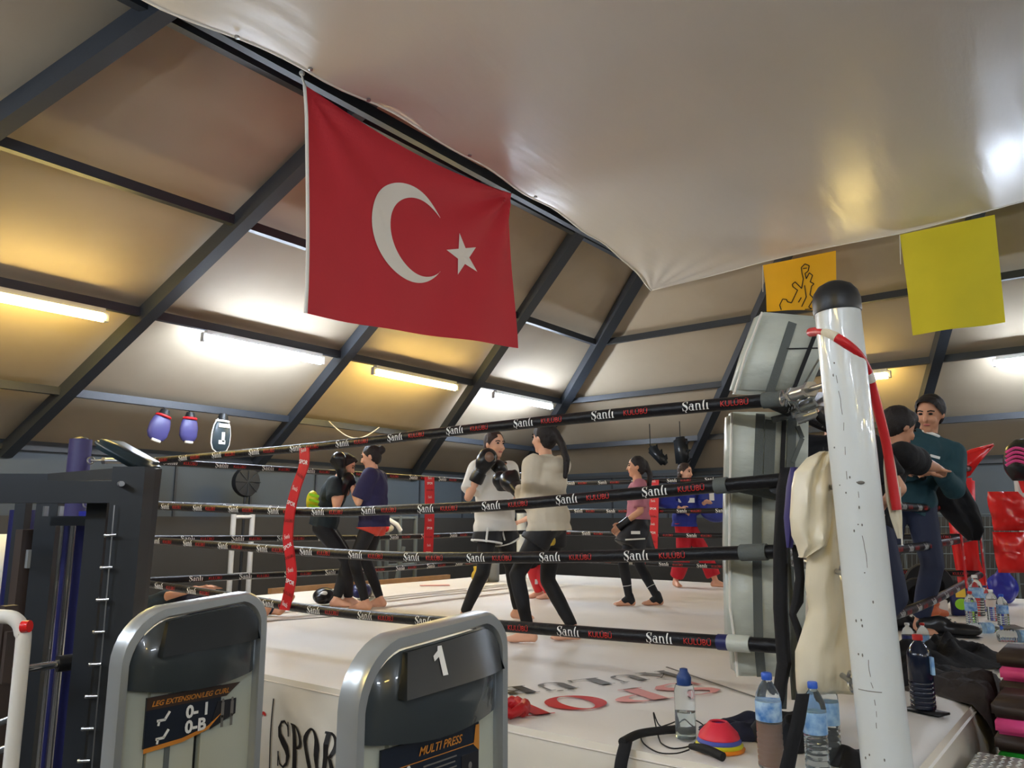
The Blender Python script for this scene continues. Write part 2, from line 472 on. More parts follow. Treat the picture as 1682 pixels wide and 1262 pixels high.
# ---------------------------------------------------------------- hall: floor, walls, roof
fl = MB(); fl.box((1.2, 4.7, -0.1), (XR - XL + 0.4, YB - YF + 0.4, 0.2))
struct('floor', fl, 'floor_rubber')
def wall(side, a, b, nrm):
    a, b, nrm = V(a), V(b), V(nrm)
    up = MB(); lo = MB()
    mid = (a + b) / 2; L = (b - a).length
    sz = (0.12, L, 1) if abs(nrm.x) > 0.5 else (L, 0.12, 1)
    up.box(mid + V((0, 0, 2.19)) - nrm * 0.06, (sz[0], sz[1], 0.96))
    lo.box(mid + V((0, 0, 0.855)) - nrm * 0.05, (sz[0], sz[1], 1.71))
    o = struct('wall_' + side, up, 'wall_tarp'); struct('lower_panel', lo, 'wall_low', o)
    del o.children[0]['kind']
    t = MB(); t.bar(a + V((0, 0, ZE - 0.03)) + nrm * 0.03, b + V((0, 0, ZE - 0.03)) + nrm * 0.03, 0.05, 0.06)
    obj('eave_strip', t, 'eave_white', o)
    for k in range(1, int(L / 1.2)):
        s = MB(); p = a.lerp(b, k * 1.2 / L) + nrm * 0.012
        s.box(p + V((0, 0, 2.1)), (0.03, 0.03, 0.78)); obj('seam_batten', s, 'beam_paint', o)
wall('left', (XL, YF, 0), (XL, YB, 0), (1, 0, 0))
wall('back', (XL, YB, 0), (XR, YB, 0), (0, -1, 0))
wall('right', (XR, YF, 0), (XR, YB, 0), (-1, 0, 0))
wall('front', (XL, YF, 0), (XR, YF, 0), (0, 1, 0))
C4 = [V((XL, YF, ZE)), V((XL, YB, ZE)), V((XR, YB, ZE)), V((XR, YF, ZE))]
cl = MB()
for k in range(4):
    a, b = C4[k], C4[(k + 1) % 4]; n = 30; vs = []; fs = []
    for i in range(n + 1):
        for j in range(n + 1):
            p = a.lerp(b, j / n).lerp(APEX, i / n); vs.append(p + V((0, 0, 0.06)))
    for i in range(n):
        for j in range(n): fs.append((i * (n + 1) + j, i * (n + 1) + j + 1, (i + 1) * (n + 1) + j + 1, (i + 1) * (n + 1) + j))
    cl.add(vs, fs)
struct('ceiling', cl, 'roof_fabric', smooth=30, label='stained beige tent roof fabric over dark steel beams')
def rafter(e, wd=0.13, hh=0.16, k=0.97):
    m = MB(); e = V(e); m.bar(e - V((0, 0, 0.09)), e.lerp(APEX, k) - V((0, 0, 0.09)), wd, hh)
    struct('rafter', m, 'beam_paint')
for y in (-4.0, 0.15, 3.47, 6.85, 10.23, 13.4): rafter((XL, y, ZE), 0.16 if y > 13 else 0.13)
def back_eave(px, py):
    q = roofB(px, py); t = (ZE - APEX.z) / (q.z - APEX.z); return APEX + (q - APEX) * t
for q in ((1140, 740), (1520, 640)): rafter(back_eave(*q))
for x in (3.2, 8.0, 12.8): rafter((x, YB, ZE))
for y in (-4.0, 0.4, 4.7, 9.0): rafter((XR, y, ZE))
for x in (-5.5, 0.5, 6.5): rafter((x, YF, ZE))
PURL = [-9.23, -7.82, -6.42, -5.0]
for X in PURL:
    k = (X - XL) / (APEX.x - XL)
    ring = [c.lerp(APEX, k) - V((0, 0, 0.06)) for c in C4]
    for i in range(4):
        m = MB(); m.bar(ring[i], ring[(i + 1) % 4], 0.07, 0.09); struct('purlin', m, 'beam_paint')

# ---------------------------------------------------------------- tube lights on the second purlin
def tube_light(a, b, warm, label, drop=0.15):
    a, b = V(a), V(b); mid = (a + b) / 2
    t = thing('tube_light', label, 'light', mid, 0, 'fluorescent tube lights on the roof purlin')
    m = MB(); m.bar(a + V((0, 0, -drop + 0.065)), b + V((0, 0, -drop + 0.065)), 0.07, 0.05); obj('housing', m, 'lamp_body', t)
    m = MB(); m.tube([a + V((0, 0, -drop)), b + V((0, 0, -drop))], 0.045, 12)
    obj('tube', m, 'tube_warm' if warm else 'tube_cool', t, 40)
    d = (b - a).normalized()
    for e, s in ((a, -1), (b, 1)):
        m = MB(); m.box(e + d * (0.012 * s) + V((0, 0, -drop + 0.01)), (0.06, 0.06, 0.1)); obj('end_cap', m, 'lamp_body', t)
KB = (-7.82 - XL) / (APEX.x - XL)
ZPB = ZE + SL * (-7.82 - XL) - 0.06
def ly(px, py): return roofL(px, py).y
tube_light((-7.76, 1.95, ZPB), (-7.76, ly(163, 498), ZPB), True, 'warm yellow tube light cut by the left picture edge')
tube_light((-7.76, ly(330, 532), ZPB), (-7.76, ly(518, 572), ZPB), False, 'bright white tube light left of the red flag')
tube_light((-7.76, ly(608, 590), ZPB), (-7.76, ly(745, 614), ZPB), True, 'warm yellow tube light just below the red flag')
tube_light((-7.76, ly(808, 630), ZPB), (-7.76, ly(902, 648), ZPB), False, 'bright white tube light above the woman in the cream hoodie')
YPB = YB - (ZPB + 0.06 - ZE) / SB - 0.06
def lx(px, py): return onY(px, py, YPB).x
tube_light((lx(1390, 594), YPB, ZPB), (lx(1456, 590), YPB, ZPB), True, 'warm yellow tube light right of the white corner post')
tube_light((lx(1634, 566), YPB, ZPB), (lx(1735, 552), YPB, ZPB), False, 'bright white tube light at the right picture edge')
# the same row goes on around the hall, outside the picture
k = 0
for y in (-2.2, -0.2): tube_light((-7.76, y, ZPB), (-7.76, y + 1.2, ZPB), k % 2, 'tube light on the left roof purlin outside the picture'); k += 1
for x in (2.6, 5.4, 8.2): tube_light((x, YPB, ZPB), (x + 1.25, YPB, ZPB), k % 3 == 0, 'tube light on the back roof purlin outside the picture'); k += 1
for y in (-1.0, 1.8, 4.6, 7.4, 10.0): tube_light((2.4 + 7.76, y, ZPB), (2.4 + 7.76, y + 1.25, ZPB), k % 3 == 0, 'tube light on the right roof purlin outside the picture'); k += 1
for x in (-6.2, -3.6, -1.0, 1.6, 4.2, 6.8): tube_light((x, 9.4 - YPB, ZPB), (x + 1.25, 9.4 - YPB, ZPB), k % 3 == 0, 'tube light on the front roof purlin outside the picture'); k += 1

# ---------------------------------------------------------------- tarpaulin hung under the roof
def interp(tab, x):
    if x <= tab[0][0]: return tab[0][1]
    for (a, va), (b, vb) in zip(tab, tab[1:]):
        if x <= b: return va + (vb - va) * (x - a) / (b - a)
    return tab[-1][1]
TL = [(-0.6, -4.75), (2.04, -4.6), (3.13, -4.42), (4.64, -4.38), (6.97, -4.53), (8.4, -4.72), (9.66, -5.04)]
TB = [(-5.04, 9.66), (-3.36, 9.48), (-1.63, 9.48), (-0.48, 9.32), (2.0, 9.3), (6.6, 9.4)]
def tarp_pt(s, t):                                     # s across (left edge -> right), t front -> back
    y0 = -0.6 + t * 10.26
    xl = interp(TL, y0); x = xl + (6.6 - xl) * s
    yb = interp(TB, x); y = -0.6 + t * (yb + 0.6)
    z = 4.95 - 0.10 * math.sin(PI * min(1, s * 1.1)) * math.sin(PI * t)
    dc = math.hypot(x + 5.04, y - 9.66)
    ang = math.atan2(9.66 - y, x + 5.04)
    z += 0.018 * math.sin(ang * 26) * math.exp(-dc / 1.1) * min(1, dc * 3)
    z += 0.03 * noise.noise(V((x * 0.6, y * 0.6, 0)))
    de = s * 11
    z += 0.02 * math.sin(y * 5.1) * math.exp(-de * 2.2)
    return V((x, y, z))
tp = MB(); NS, NT = 110, 110; vs = []; fs = []
for i in range(NS + 1):
    for j in range(NT + 1): vs.append(tarp_pt((i / NS) ** 1.6, 1 - (1 - j / NT) ** 1.3))
for i in range(NS):
    for j in range(NT):
        a = i * (NT + 1) + j; fs.append((a, a + 1, a + NT + 2, a + NT + 1))
n0 = len(vs); vs += [p + V((0, 0, 0.006)) for p in vs]; fs += [tuple(n0 + q for q in reversed(f)) for f in fs]
for i in range(NS):
    for j in (0, NT): a = i * (NT + 1) + j; b = a + NT + 1; fs.append((a, b, b + n0, a + n0))
for j in range(NT):
    for i in (0, NS): a = i * (NT + 1) + j; b = a + 1; fs.append((a, b, b + n0, a + n0))
tp.add(vs, fs)
TP = thing('tarpaulin', 'large glossy off-white tarpaulin hung as a false ceiling over the ring', 'tarpaulin', (0, 4.7, 4.9))
obj('sheet', tp, 'tarp_white', TP, 60)
hm = MB(); hm.tube([tarp_pt(0, t / 60) + V((0, 0, 0.003)) for t in range(61)], 0.012, 6); obj('hem', hm, 'hem_white', TP, 40)
hm = MB(); hm.tube([tarp_pt((t / 60), 1) + V((0, 0, 0.003)) for t in range(61)], 0.012, 6); obj('hem', hm, 'hem_white', TP, 40)
fp = MB(); vs = []; fs = []                             # the turned-up lip along the flag
for k in range(25):
    y = 3.3 + 3.3 * k / 24; p = V((interp(TL, y), y, 4.955)); h = 0.16 * math.sin(PI * (k / 24) ** 1.6)
    vs += [p + V((-0.012, 0, 0.02)), p + V((0.0, 0, 0.02 + h * 0.6)), p + V((0.015, 0, 0.02 + h * 0.6)), p + V((0.01, 0, 0.0))]
for k in range(24):
    for q in range(4): fs.append((k * 4 + q, k * 4 + (q + 1) % 4, k * 4 + 4 + (q + 1) % 4, k * 4 + 4 + q))
obj('lip', fp.add(vs, fs), 'hem_white', TP, 40)
for y in (2.6, 3.15, 3.7, 4.9, 6.0):
    e = MB(); p = V((interp(TL, y) + 0.05, y, 4.93)); e.lathe([(0.006, -0.012), (0.018, -0.01), (0.018, 0.004), (0.006, 0.006)], p, 10); obj('eyelet', e, 'steel', TP)
tb = MB(); tb.bar((-4.66, 2.3, 5.06), (-4.72, 8.2, 5.06), 0.07, 0.1); struct('tie_beam', tb, 'beam_paint')

# ---------------------------------------------------------------- the red flag
FL = thing('red_flag', 'large red flag with white crescent and star hanging below the tarpaulin edge', 'flag', (-4.6, 4.5, 4.9))
P00, P10, P01, P11 = onX(500, 139, -4.6), onX(840, 318, -4.6), onX(500, 515, -4.6), onX(846, 573, -4.6)
def flag_pt(u, v, off=0.0):                            # u hoist -> fly, v top -> bottom
    p = P00.lerp(P10, u).lerp(P01.lerp(P11, u), v)
    p.z -= 0.10 * math.sin(PI * u) * (1 - v) ** 2
    d = math.hypot((1 - u) * 2.55, v * 1.8); ang = math.atan2(v * 1.8, (1 - u) * 2.55 + 1e-6)
    x = 0.045 * math.sin(ang * 11) * math.exp(-d / 1.1) * min(1, d * 4)
    d2 = math.hypot(u * 2.55, v * 1.8); a2 = math.atan2(v * 1.8, u * 2.55 + 1e-6)
    x += 0.025 * math.sin(a2 * 9) * math.exp(-d2 / 0.9) * min(1, d2 * 4)
    x += 0.05 * math.sin(u * 5 + v * 3.2) * v + 0.015 * math.sin(u * 17 + v * 2) * v
    return p + V((x + off, 0, 0))
def sheet(fn, nu, nv, th):
    m = MB(); vs = []; fs = []
    for s in (0, 1):
        for i in range(nu + 1):
            for j in range(nv + 1): vs.append(fn(i / nu, j / nv, s * th))
    n0 = (nu + 1) * (nv + 1)
    for i in range(nu):
        for j in range(nv):
            a = i * (nv + 1) + j; q = (a, a + 1, a + nv + 2, a + nv + 1); fs.append(q); fs.append(tuple(n0 + k for k in reversed(q)))
    for i in range(nu):
        for j in (0, nv): a = i * (nv + 1) + j; b = a + nv + 1; fs.append((a, b, b + n0, a + n0))
    for j in range(nv):
        for i in (0, nu): a = i * (nv + 1) + j; b = a + 1; fs.append((a, b, b + n0, a + n0))
    return m.add(vs, fs)
obj('cloth', sheet(lambda u, v, o: flag_pt(u, v, o - 0.004), 70, 50, 0.004), 'flag_red', FL, 60)
FW, FH = 2.57, 1.8
def on_flag(mb, pts2, faces): return mb.add([flag_pt(a / FW, b / FH, 0.006) for a, b in pts2], faces)
cr = MB(); pts2 = []; fs = []; N = 60
ro, ri, c0, c1 = 0.475, 0.385, (0.445 * FW, 0.475 * FH), (0.492 * FW, 0.478 * FH)
d = c1[0] - c0[0]; xi = (d * d + ro * ro - ri * ri) / (2 * d); tip = math.acos(max(-1, min(1, xi / ro))); tip2 = math.acos(max(-1, min(1, (xi - d) / ri)))
for k in range(N + 1):
    t = tip + (2 * PI - 2 * tip) * k / N; t2 = tip2 + (2 * PI - 2 * tip2) * k / N
    A = (c0[0] + ro * math.cos(t), c0[1] + ro * math.sin(t)); B = (c1[0] + ri * math.cos(t2), c1[1] + ri * math.sin(t2))
    for q in range(4): pts2.append((A[0] + (B[0] - A[0]) * q / 3, A[1] + (B[1] - A[1]) * q / 3))
for k in range(N):
    for q in range(3): fs.append((k * 4 + q, k * 4 + q + 1, k * 4 + 5 + q, k * 4 + 4 + q))
on_flag(cr, pts2, fs); obj('crescent', cr, 'flag_white', FL)
st = MB(); sc = (0.712 * FW, 0.50 * FH); pts2 = [sc]
for k in range(10):
    t = PI + k * PI / 5; r = 0.235 if k % 2 == 0 else 0.235 * 0.382
    pts2.append((sc[0] + r * math.cos(t), sc[1] + r * math.sin(t)))
on_flag(st, pts2, [(0, 1 + k, 1 + (k + 1) % 10) for k in range(10)]); obj('star', st, 'flag_white', FL)
m = MB(); m.tube([flag_pt(0, v / 20, 0) for v in range(21)], 0.014, 8); obj('hoist_cord', m, 'cord_white', FL, 40)
m = MB(); m.tube([P00 + V((0, 0, 0.0)), P00 + V((-0.01, -0.02, 0.07))], 0.008, 6); m.ball(P00 + V((-0.01, -0.02, 0.09)), 0.022); obj('tie', m, 'cord_white', FL, 40)
m = MB(); m.tube([P10, P10 + V((0, 0.03, 0.09))], 0.006, 6); obj('tie', m, 'web_black', FL, 40)

# ---------------------------------------------------------------- two yellow flags on the back edge of the tarpaulin
def small_flag(name, label, q, material, Y):
    t = thing(name, label, 'flag', onY(*q[0], Y)); a, b, c, e = [onY(*k, Y) for k in q]   # tl, tr, bl, br
    def fn(u, v, o):
        p = a.lerp(b, u).lerp(c.lerp(e, u), v)
        return p + V((0, 0.035 * math.sin(u * 7 + v * 2) * v + 0.03 * math.exp(-u * 9) * math.sin(v * 4) - o, 0))
    obj('cloth', sheet(fn, 24, 24, 0.004), material, t, 60)
    m = MB(); m.tube([fn(0, 0, 0), fn(0, 0, 0) + V((-0.02, 0, -0.35))], 0.005, 5); obj('tie', m, 'cord_white', t)
    return t, fn
small_flag('plain_flag', 'plain lemon-yellow cloth flag hanging from the tarpaulin edge', [(1478, 386), (1634, 353), (1499, 551), (1651, 529)], 'flag_yellow', 9.42)
t, fn = small_flag('printed_flag', 'orange-yellow flag with a thin black line drawing beside the white post', [(1253, 436), (1373, 412), (1259, 512), (1373, 508)], 'flag_orange', 9.42)
def ff(px, py): return ((px - 1253) / 120.0, (py - (436 - (px - 1253) * 0.2)) / (76 + (px - 1253) * 0.17))
strokes = [[(1281, 510), (1278, 502), (1284, 492), (1291, 493), (1293, 497), (1300, 499), (1311, 478), (1303, 472), (1302, 468), (1307, 464), (1318, 475), (1321, 459), (1319, 450), (1318, 440), (1324, 434), (1331, 437), (1329, 446), (1324, 450), (1326, 459), (1331, 449), (1336, 453), (1332, 464), (1338, 467), (1334, 471), (1331, 485), (1335, 489), (1336, 492), (1328, 505), (1333, 508), (1322, 509)],
           [(1312, 498), (1317, 490)], [(1317, 505), (1325, 489), (1323, 470)], [(1321, 442), (1327, 441)]]
m = MB()
for s in strokes:
    for a, b in zip(s, s[1:]):
        A, B = fn(*ff(*a), 0.009), fn(*ff(*b), 0.009); m.tube([A, B], 0.006, 5)
obj('line_drawing', m, 'ink_black', t)
# ---------------------------------------------------------------- the ring platform
PX0, PX1, PY0, PY1 = -8.1, -0.645, 2.69, 10.5
RING = thing('ring_platform', 'raised boxing ring platform with an off-white canvas and printed skirt', 'boxing ring', ((PX0 + PX1) / 2, (PY0 + PY1) / 2, 0))
m = MB(); vs = []; fs = []; NX, NY = 75, 70
for i in range(NX + 1):
    for j in range(NY + 1):
        x = PX0 + (PX1 - PX0) * i / NX; y = PY0 + (PY1 - PY0) * j / NY
        ed = min(x - PX0, PX1 - x, y - PY0, PY1 - y)
        z = ZC + 0.004 * noise.noise(V((x * 1.3, y * 1.3, 0))) - 0.03 * math.exp(-ed / 0.02)
        vs.append((x, y, z))
for i in range(NX):
    for j in range(NY): a = i * (NY + 1) + j; fs.append((a, a + 1, a + NY + 2, a + NY + 1))
CANV = obj('canvas', m.add(vs, fs), 'canvas', RING, 60)
m = MB(); m.box(((PX0 + PX1) / 2, (PY0 + PY1) / 2, 0.38), (PX1 - PX0 - 0.12, PY1 - PY0 - 0.12, 0.76)); obj('base_frame', m, 'wood', RING)
def fold(s, z):
    k = 1 - z / ZC
    return 0.012 * math.sin(s * 6.3 + 2.2 * k) * k + 0.02 * noise.noise(V((s * 2.0, z * 3, 1))) * k + 0.030 * math.exp(-((s + 3.72 - k * 0.9) / 0.10) ** 2) * math.sin(PI * min(1, k * 1.3)) * (k < 0.77) + 0.018 * math.exp(-((s + 3.62 - k * 1.0) / 0.05) ** 2) * math.sin(PI * min(1, k * 1.5)) * (k < 0.66)
def front_pt(x, z, o=0.0):
    k = 1 - z / ZC; r = 0.03 * (1 - math.exp(-k * 12))
    return V((x, PY0 + 0.02 - r - fold(x, z) - o, z))
def side_pt(y, z, o=0.0):
    k = 1 - z / ZC; r = 0.03 * (1 - math.exp(-k * 12))
    return V((PX1 - 0.02 + r + 0.7 * fold(y, z) + o, y, z))
for nm, fn, a, b, n in (('front_skirt', front_pt, PX0, PX1, 190), ('side_skirt', side_pt, PY0, PY1, 120)):
    m = MB(); vs = []; fs = []
    for i in range(n + 1):
        for j in range(25):
            z = (ZC - 0.004) * (1 - (j / 24) ** 1.4); vs.append(fn(a + (b - a) * i / n, z))
    for i in range(n):
        for j in range(24): q = i * 25 + j; fs.append((q, q + 1, q + 26, q + 25))
    sk = obj(nm, m.add(vs, fs), 'skirt', RING, 60)
    if nm == 'front_skirt': FSK = sk
    else: SSK = sk
# skirt print
def skirt_word(s, x, z, size, material, squeeze=1.0):
    g = cut_geo(serif_geo(s, size, squeeze), 4, 10); m = MB(); put_geo(m, g, lambda a, b: front_pt(x + a, z + b, 0.006)); obj('lettering', m, material, FSK)
for off in (0.0, 2.55):
    skirt_word('SPOR', -3.70 + off, 0.36, 0.235, 'print_black', 0.80)
    skirt_word('KULÜBÜ', -3.72 + off, 0.055, 0.20, 'print_red', 0.75)
    m = MB(); m.add([front_pt(-3.765 + off + d, z / 20 * 0.63 + 0.06, 0.006) for z in range(21) for d in (0, 0.010)], [(2 * i, 2 * i + 1, 2 * i + 3, 2 * i + 2) for i in range(20)]); obj('divider_line', m, 'print_black', FSK)
    g = cut_geo(serif_geo('Şanlı', 0.22, 0.8), 4, 8); 
    skirt_word('ar', -3.76 - 0.215 + off, 0.485, 0.19, 'print_red', 0.85)
    skirt_word('l', -3.76 - 0.16 + off, 0.30, 0.18, 'print_black', 0.85)
m = MB()
for k in range(24):
    t = k / 23 * 4.6; m.ball(side_pt(3.06 + 0.05 * math.cos(t), 0.56 + 0.09 * math.sin(t), 0.012), 0.009, None, 6, 4)
obj('red_mark', m, 'print_red', SSK)
m = MB(); m.add([side_pt(5.0 + d, 0.45 + k * 0.03, 0.008) for k in range(8) for d in (0, 0.03)], [(2 * i, 2 * i + 1, 2 * i + 3, 2 * i + 2) for i in range(7)]); obj('red_mark', m, 'print_red', SSK)
# canvas print, read from inside the ring
TR = V((-0.42, -0.907, 0)).normalized(); TU = V((0.907, -0.42, 0)).normalized()
def canvas_word(s, along, upc, size, mats, pitch):
    for k, ch in enumerate(s):
        g, wd = glyph(ch)
        if not g: continue
        geo = serif_geo(ch, size, pitch * 0.95 / (wd * size) if wd else 1, 0)
        m = MB(); o = TR * (along + k * pitch) + TU * (upc - size / 2); o.z = ZC + 0.007
        put_flat(m, geo, o, TR, TU); obj('lettering', m, mats[k], CANV)
canvas_word('SPOR', -2.80, -3.26, 0.27, ['print_red_faded', 'print_red_faded', 'print_red', 'print_red'], 0.33)
canvas_word('KULÜBÜ', -2.86, -3.62, 0.17, ['print_grey', 'print_grey', 'print_grey', 'print_grey', 'print_black', 'print_black'], 0.225)
m = MB(); a, b = onZ(1095, 1096, ZC + 0.006), onZ(1246, 1147, ZC + 0.006); m.bar(a, b, 0.012, 0.003); obj('seam_and_shadow', m, 'print_grey', CANV)
for a, b in (((437, 1021), (560, 1012)), ((560, 1012), (700, 1021)), ((700, 1021), (830, 1032))):  # grey strips paint the shadow line under the lowest rope
    m = MB(); m.bar(onZ(*a, ZC + 0.006), onZ(*b, ZC + 0.006), 0.03, 0.004); obj('seam_and_shadow', m, 'print_grey', CANV)
for px, py, w_, r_ in ((1110, 1020, 0.5, 0.03), (735, 962, 0.35, 0.05)):
    pass
m = MB(); a = onZ(690, 962, ZC + 0.006); m.bar(a, a + V((0.25, 0.3, 0)), 0.14, 0.003); obj('print_patch', m, 'print_red_faded', CANV)
# wooden kerb at the far left edge of the canvas
m = MB(); m.bar((PX0 + 0.05, 5.6, ZC + 0.03), (PX0 + 0.05, 8.7, ZC + 0.03), 0.07, 0.06)
tag(obj('wooden_board', m, 'wood'), 'low brown wooden board along the far left edge of the ring canvas', 'board')

# ---------------------------------------------------------------- ropes
def resample(pts, n):
    pts = [V(p) for p in pts]
    def cr(p0, p1, p2, p3, t): return 0.5 * ((2 * p1) + (p2 - p0) * t + (2 * p0 - 5 * p1 + 4 * p2 - p3) * t * t + (3 * p1 - p0 - 3 * p2 + p3) * t ** 3)
    out = []
    for i in range(len(pts) - 1):
        p0 = pts[max(i - 1, 0)]; p3 = pts[min(i + 2, len(pts) - 1)]
        for k in range(n): out.append(cr(p0, pts[i], pts[i + 1], p3, k / n))
    return out + [pts[-1]]
G_A = cut_geo(serif_geo('Şanlı', 0.046, 1.2), 5)
G_B = cut_geo(text_geo('KULÜBÜ', 0.036), 4)
def make_rope(label, pts, nrm, r, group, phase=0.1, period=0.513, each=False, dense=10, start=0, end=0):
    nrm = V(nrm); P = resample(pts, dense); t = thing('ring_rope', label, 'rope', P[0], 0, group)
    m = MB(); m.tube(P, r, 12); obj('sleeve', m, 'rope_black', t, 60)
    cum = [0]
    for a, b in zip(P, P[1:]): cum.append(cum[-1] + (b - a).length)
    def at(s):
        for i in range(len(P) - 1):
            if s <= cum[i + 1] or i == len(P) - 2:
                k = (s - cum[i]) / max(1e-6, cum[i + 1] - cum[i]); return P[i].lerp(P[i + 1], k), (P[i + 1] - P[i]).normalized()
    def mapper(s0, b0):
        def fn(a, b):
            p, d = at(s0 + a); n = (nrm - d * nrm.dot(d)).normalized(); u = n.cross(d)
            ph = (b - b0) / r; return p + (n * math.cos(ph) + u * math.sin(ph)) * (r + 0.0025)
        return fn
    mw, mr = MB(), MB(); s = phase + start
    while s + 0.33 < cum[-1] - end:
        put_geo(mw, G_A, mapper(s, 0.020)); put_geo(mr, G_B, mapper(s + 0.19, 0.014)); s += period
        if each: obj('lettering', mw, 'print_white', t); obj('lettering', mr, 'print_red', t); mw, mr = MB(), MB()
    if not each: obj('lettering', mw, 'print_white', t)['kind'] = 'stuff'; obj('lettering', mr, 'print_red', t)['kind'] = 'stuff'
    return t, at, cum[-1]
RP = 0.031
FR = [[(245, 758), (510, 735), (750, 708), (1000, 682), (1290, 655)],
      [(240, 831), (500, 841), (640, 838), (800, 832), (1000, 815), (1205, 796), (1285, 789)],
      [(235, 887), (500, 906), (700, 916), (1000, 914), (1292, 906)],
      [(228, 957), (360, 977), (480, 997), (600, 1011), (720, 1021), (860, 1031), (1000, 1042), (1282, 1062)]]
ORD = ['top', 'second', 'third', 'lowest']
ZR = [2.17, 1.79, 1.49, 1.13]
NEAR = []
for k, q in enumerate(FR):
    t, at, L = make_rope('%s black printed rope on the near side of the ring' % ORD[k], [onY(a, b, 3.4) for a, b in q], (0, -1, 0), RP, 'near side ring ropes', [0.045, 0.319, 0.211, 0.334][k], end=0.0 if k == 0 else 0.25, each=True)
    NEAR.append((t, at, L))
for k, z in enumerate(ZR):
    make_rope('%s black printed rope on the far left side of the ring' % ORD[k], [(-6.8, 3.42, z), (-6.8, 6.2, z - 0.03 * (k > 0)), (-6.8, 9.0, z)], (1, 0, 0), RP, 'left side ring ropes', 0.1 + 0.11 * k)
for k, z in enumerate(ZR):
    make_rope('%s black printed rope on the back side of the ring' % ORD[k], [(-6.8, 9.0, z), (-4.0, 9.0, z - 0.02), (-1.2, 9.0, z)], (0, -1, 0), RP, 'back side ring ropes', 0.2 + 0.12 * k)
RR = [[(3.4, 2.17), (5.27, 2.09), (6.6, 1.98), (7.4, 1.97), (8.4, 2.12), (9.0, 2.17)], [(3.4, 1.79), (6.2, 1.74), (9.0, 1.79)], [(3.4, 1.49), (6.2, 1.46), (9.0, 1.49)], [(3.4, 1.12), (6.2, 1.06), (9.0, 1.12)]]
for k, q in enumerate(RR):
    make_rope('%s black printed rope on the right side of the ring' % ORD[k], [(-1.2, y, z) for y, z in q], (1, 0, 0), RP, 'right side ring ropes', 0.15 + 0.1 * k)
# tape where the near ropes end
for k, (c, mt) in enumerate(((1.2, 'web_grey'), (1.0, 'web_grey'), (0.5, 'web_grey'), (0.5, 'pad_grey'))):
    t, at, L = NEAR[k]; m = MB(); ln = [0.10, 0.06, 0.12, 0.10][k]
    L -= [0, 0.25, 0.085, 0.13][k]; m.tube([at(L - ln)[0], at(L)[0]], RP + 0.006, 12); obj('tape_wrap', m, mt, t, 50)
    if k == 3: m = MB(); m.tube([at(L - 0.15)[0], at(L - 0.09)[0]], RP + 0.004, 12); obj('tape_wrap', m, 'navy_vinyl', t, 50)

# ---------------------------------------------------------------- red spacer straps between the ropes
G_S1 = serif_geo('Şanlı', 0.030, 0.85); G_S2 = text_geo('SPOR', 0.040, 0.0006); G_S3 = text_geo('KULÜBÜ', 0.030)
def strap(label, pts, nrm, width, group, turn=False):
    nrm = V(nrm); P = resample(pts, 6); t = thing('rope_spacer', label, 'strap', P[-1], 0, group); m = MB(); vs = []; fs = []
    side = UP.cross(nrm).normalized()
    for p in P:
        for s, o in ((-1, 0), (1, 0), (1, 0.01), (-1, 0.01)): vs.append(p + side * (s * width / 2) + nrm * o)
    for i in range(len(P) - 1):
        for q in range(4): fs.append((i * 4 + q, i * 4 + (q + 1) % 4, i * 4 + 4 + (q + 1) % 4, i * 4 + 4 + q))
    fs += [(0, 1, 2, 3), tuple(len(P) * 4 - 4 + k for k in (3, 2, 1, 0))]
    obj('band', m.add(vs, fs), 'strap_red', t)
    L = sum((b - a).length for a, b in zip(P, P[1:])); n = int(L / 0.085); mw = MB(); mk = MB()
    for k in range(n):
        s = (k + 0.5) / n * (len(P) - 1); i = int(s); p = P[i].lerp(P[min(i + 1, len(P) - 1)], s - i); g = [G_S1, G_S2, G_S3][k % 3]
        d = (P[min(i + 1, len(P) - 1)] - P[i]).normalized(); up = -d if not turn else UP
        sd = up.cross(nrm).normalized()
        if turn: put_flat(mw, g, p + nrm * 0.013 - UP * (g[2] / 2) + side * 0.02, UP, -side)
        else: put_flat(mk if k % 3 == 2 else mw, g, p + nrm * 0.013 - sd * (g[2] / 2), sd, up)
    obj('lettering', mw, 'print_white', t)['kind'] = 'stuff'
    if mk.v: obj('lettering', mk, 'print_black', t)['kind'] = 'stuff'
strap('red printed strap tying the near ropes together at left', [onY(a, b, 3.35) for a, b in ((501, 736), (500, 765), (488, 800), (478, 840), (474, 885), (477, 910), (480, 945), (475, 975), (468, 1002))], (0, -1, 0), 0.105, 'red rope spacer straps')
strap('red printed strap on the far left ropes behind the woman in white', [onX(705, 784, -6.74), onX(705, 850, -6.74), onX(702, 924, -6.74)], (1, 0, 0), 0.16, 'red rope spacer straps')
strap('red printed strap on the back ropes beside the woman in the pink shirt', [onY(1074, 789, 8.95), onY(1073, 850, 8.95), onY(1071, 918, 8.95)], (0, -1, 0), 0.15, 'red rope spacer straps')
strap('worn reddish strap on the right ropes behind the yellow packet', [(-1.15, 7.75, 2.0), (-1.15, 7.75, 1.6), (-1.15, 7.78, 1.08)], (1, 0, 0), 0.08, 'red rope spacer straps')
strap('worn reddish strap at the back end of the right ropes', [(-1.15, 8.85, 1.75), (-1.15, 8.87, 1.4), (-1.15, 8.9, 1.0)], (1, 0, 0), 0.08, 'red rope spacer straps')

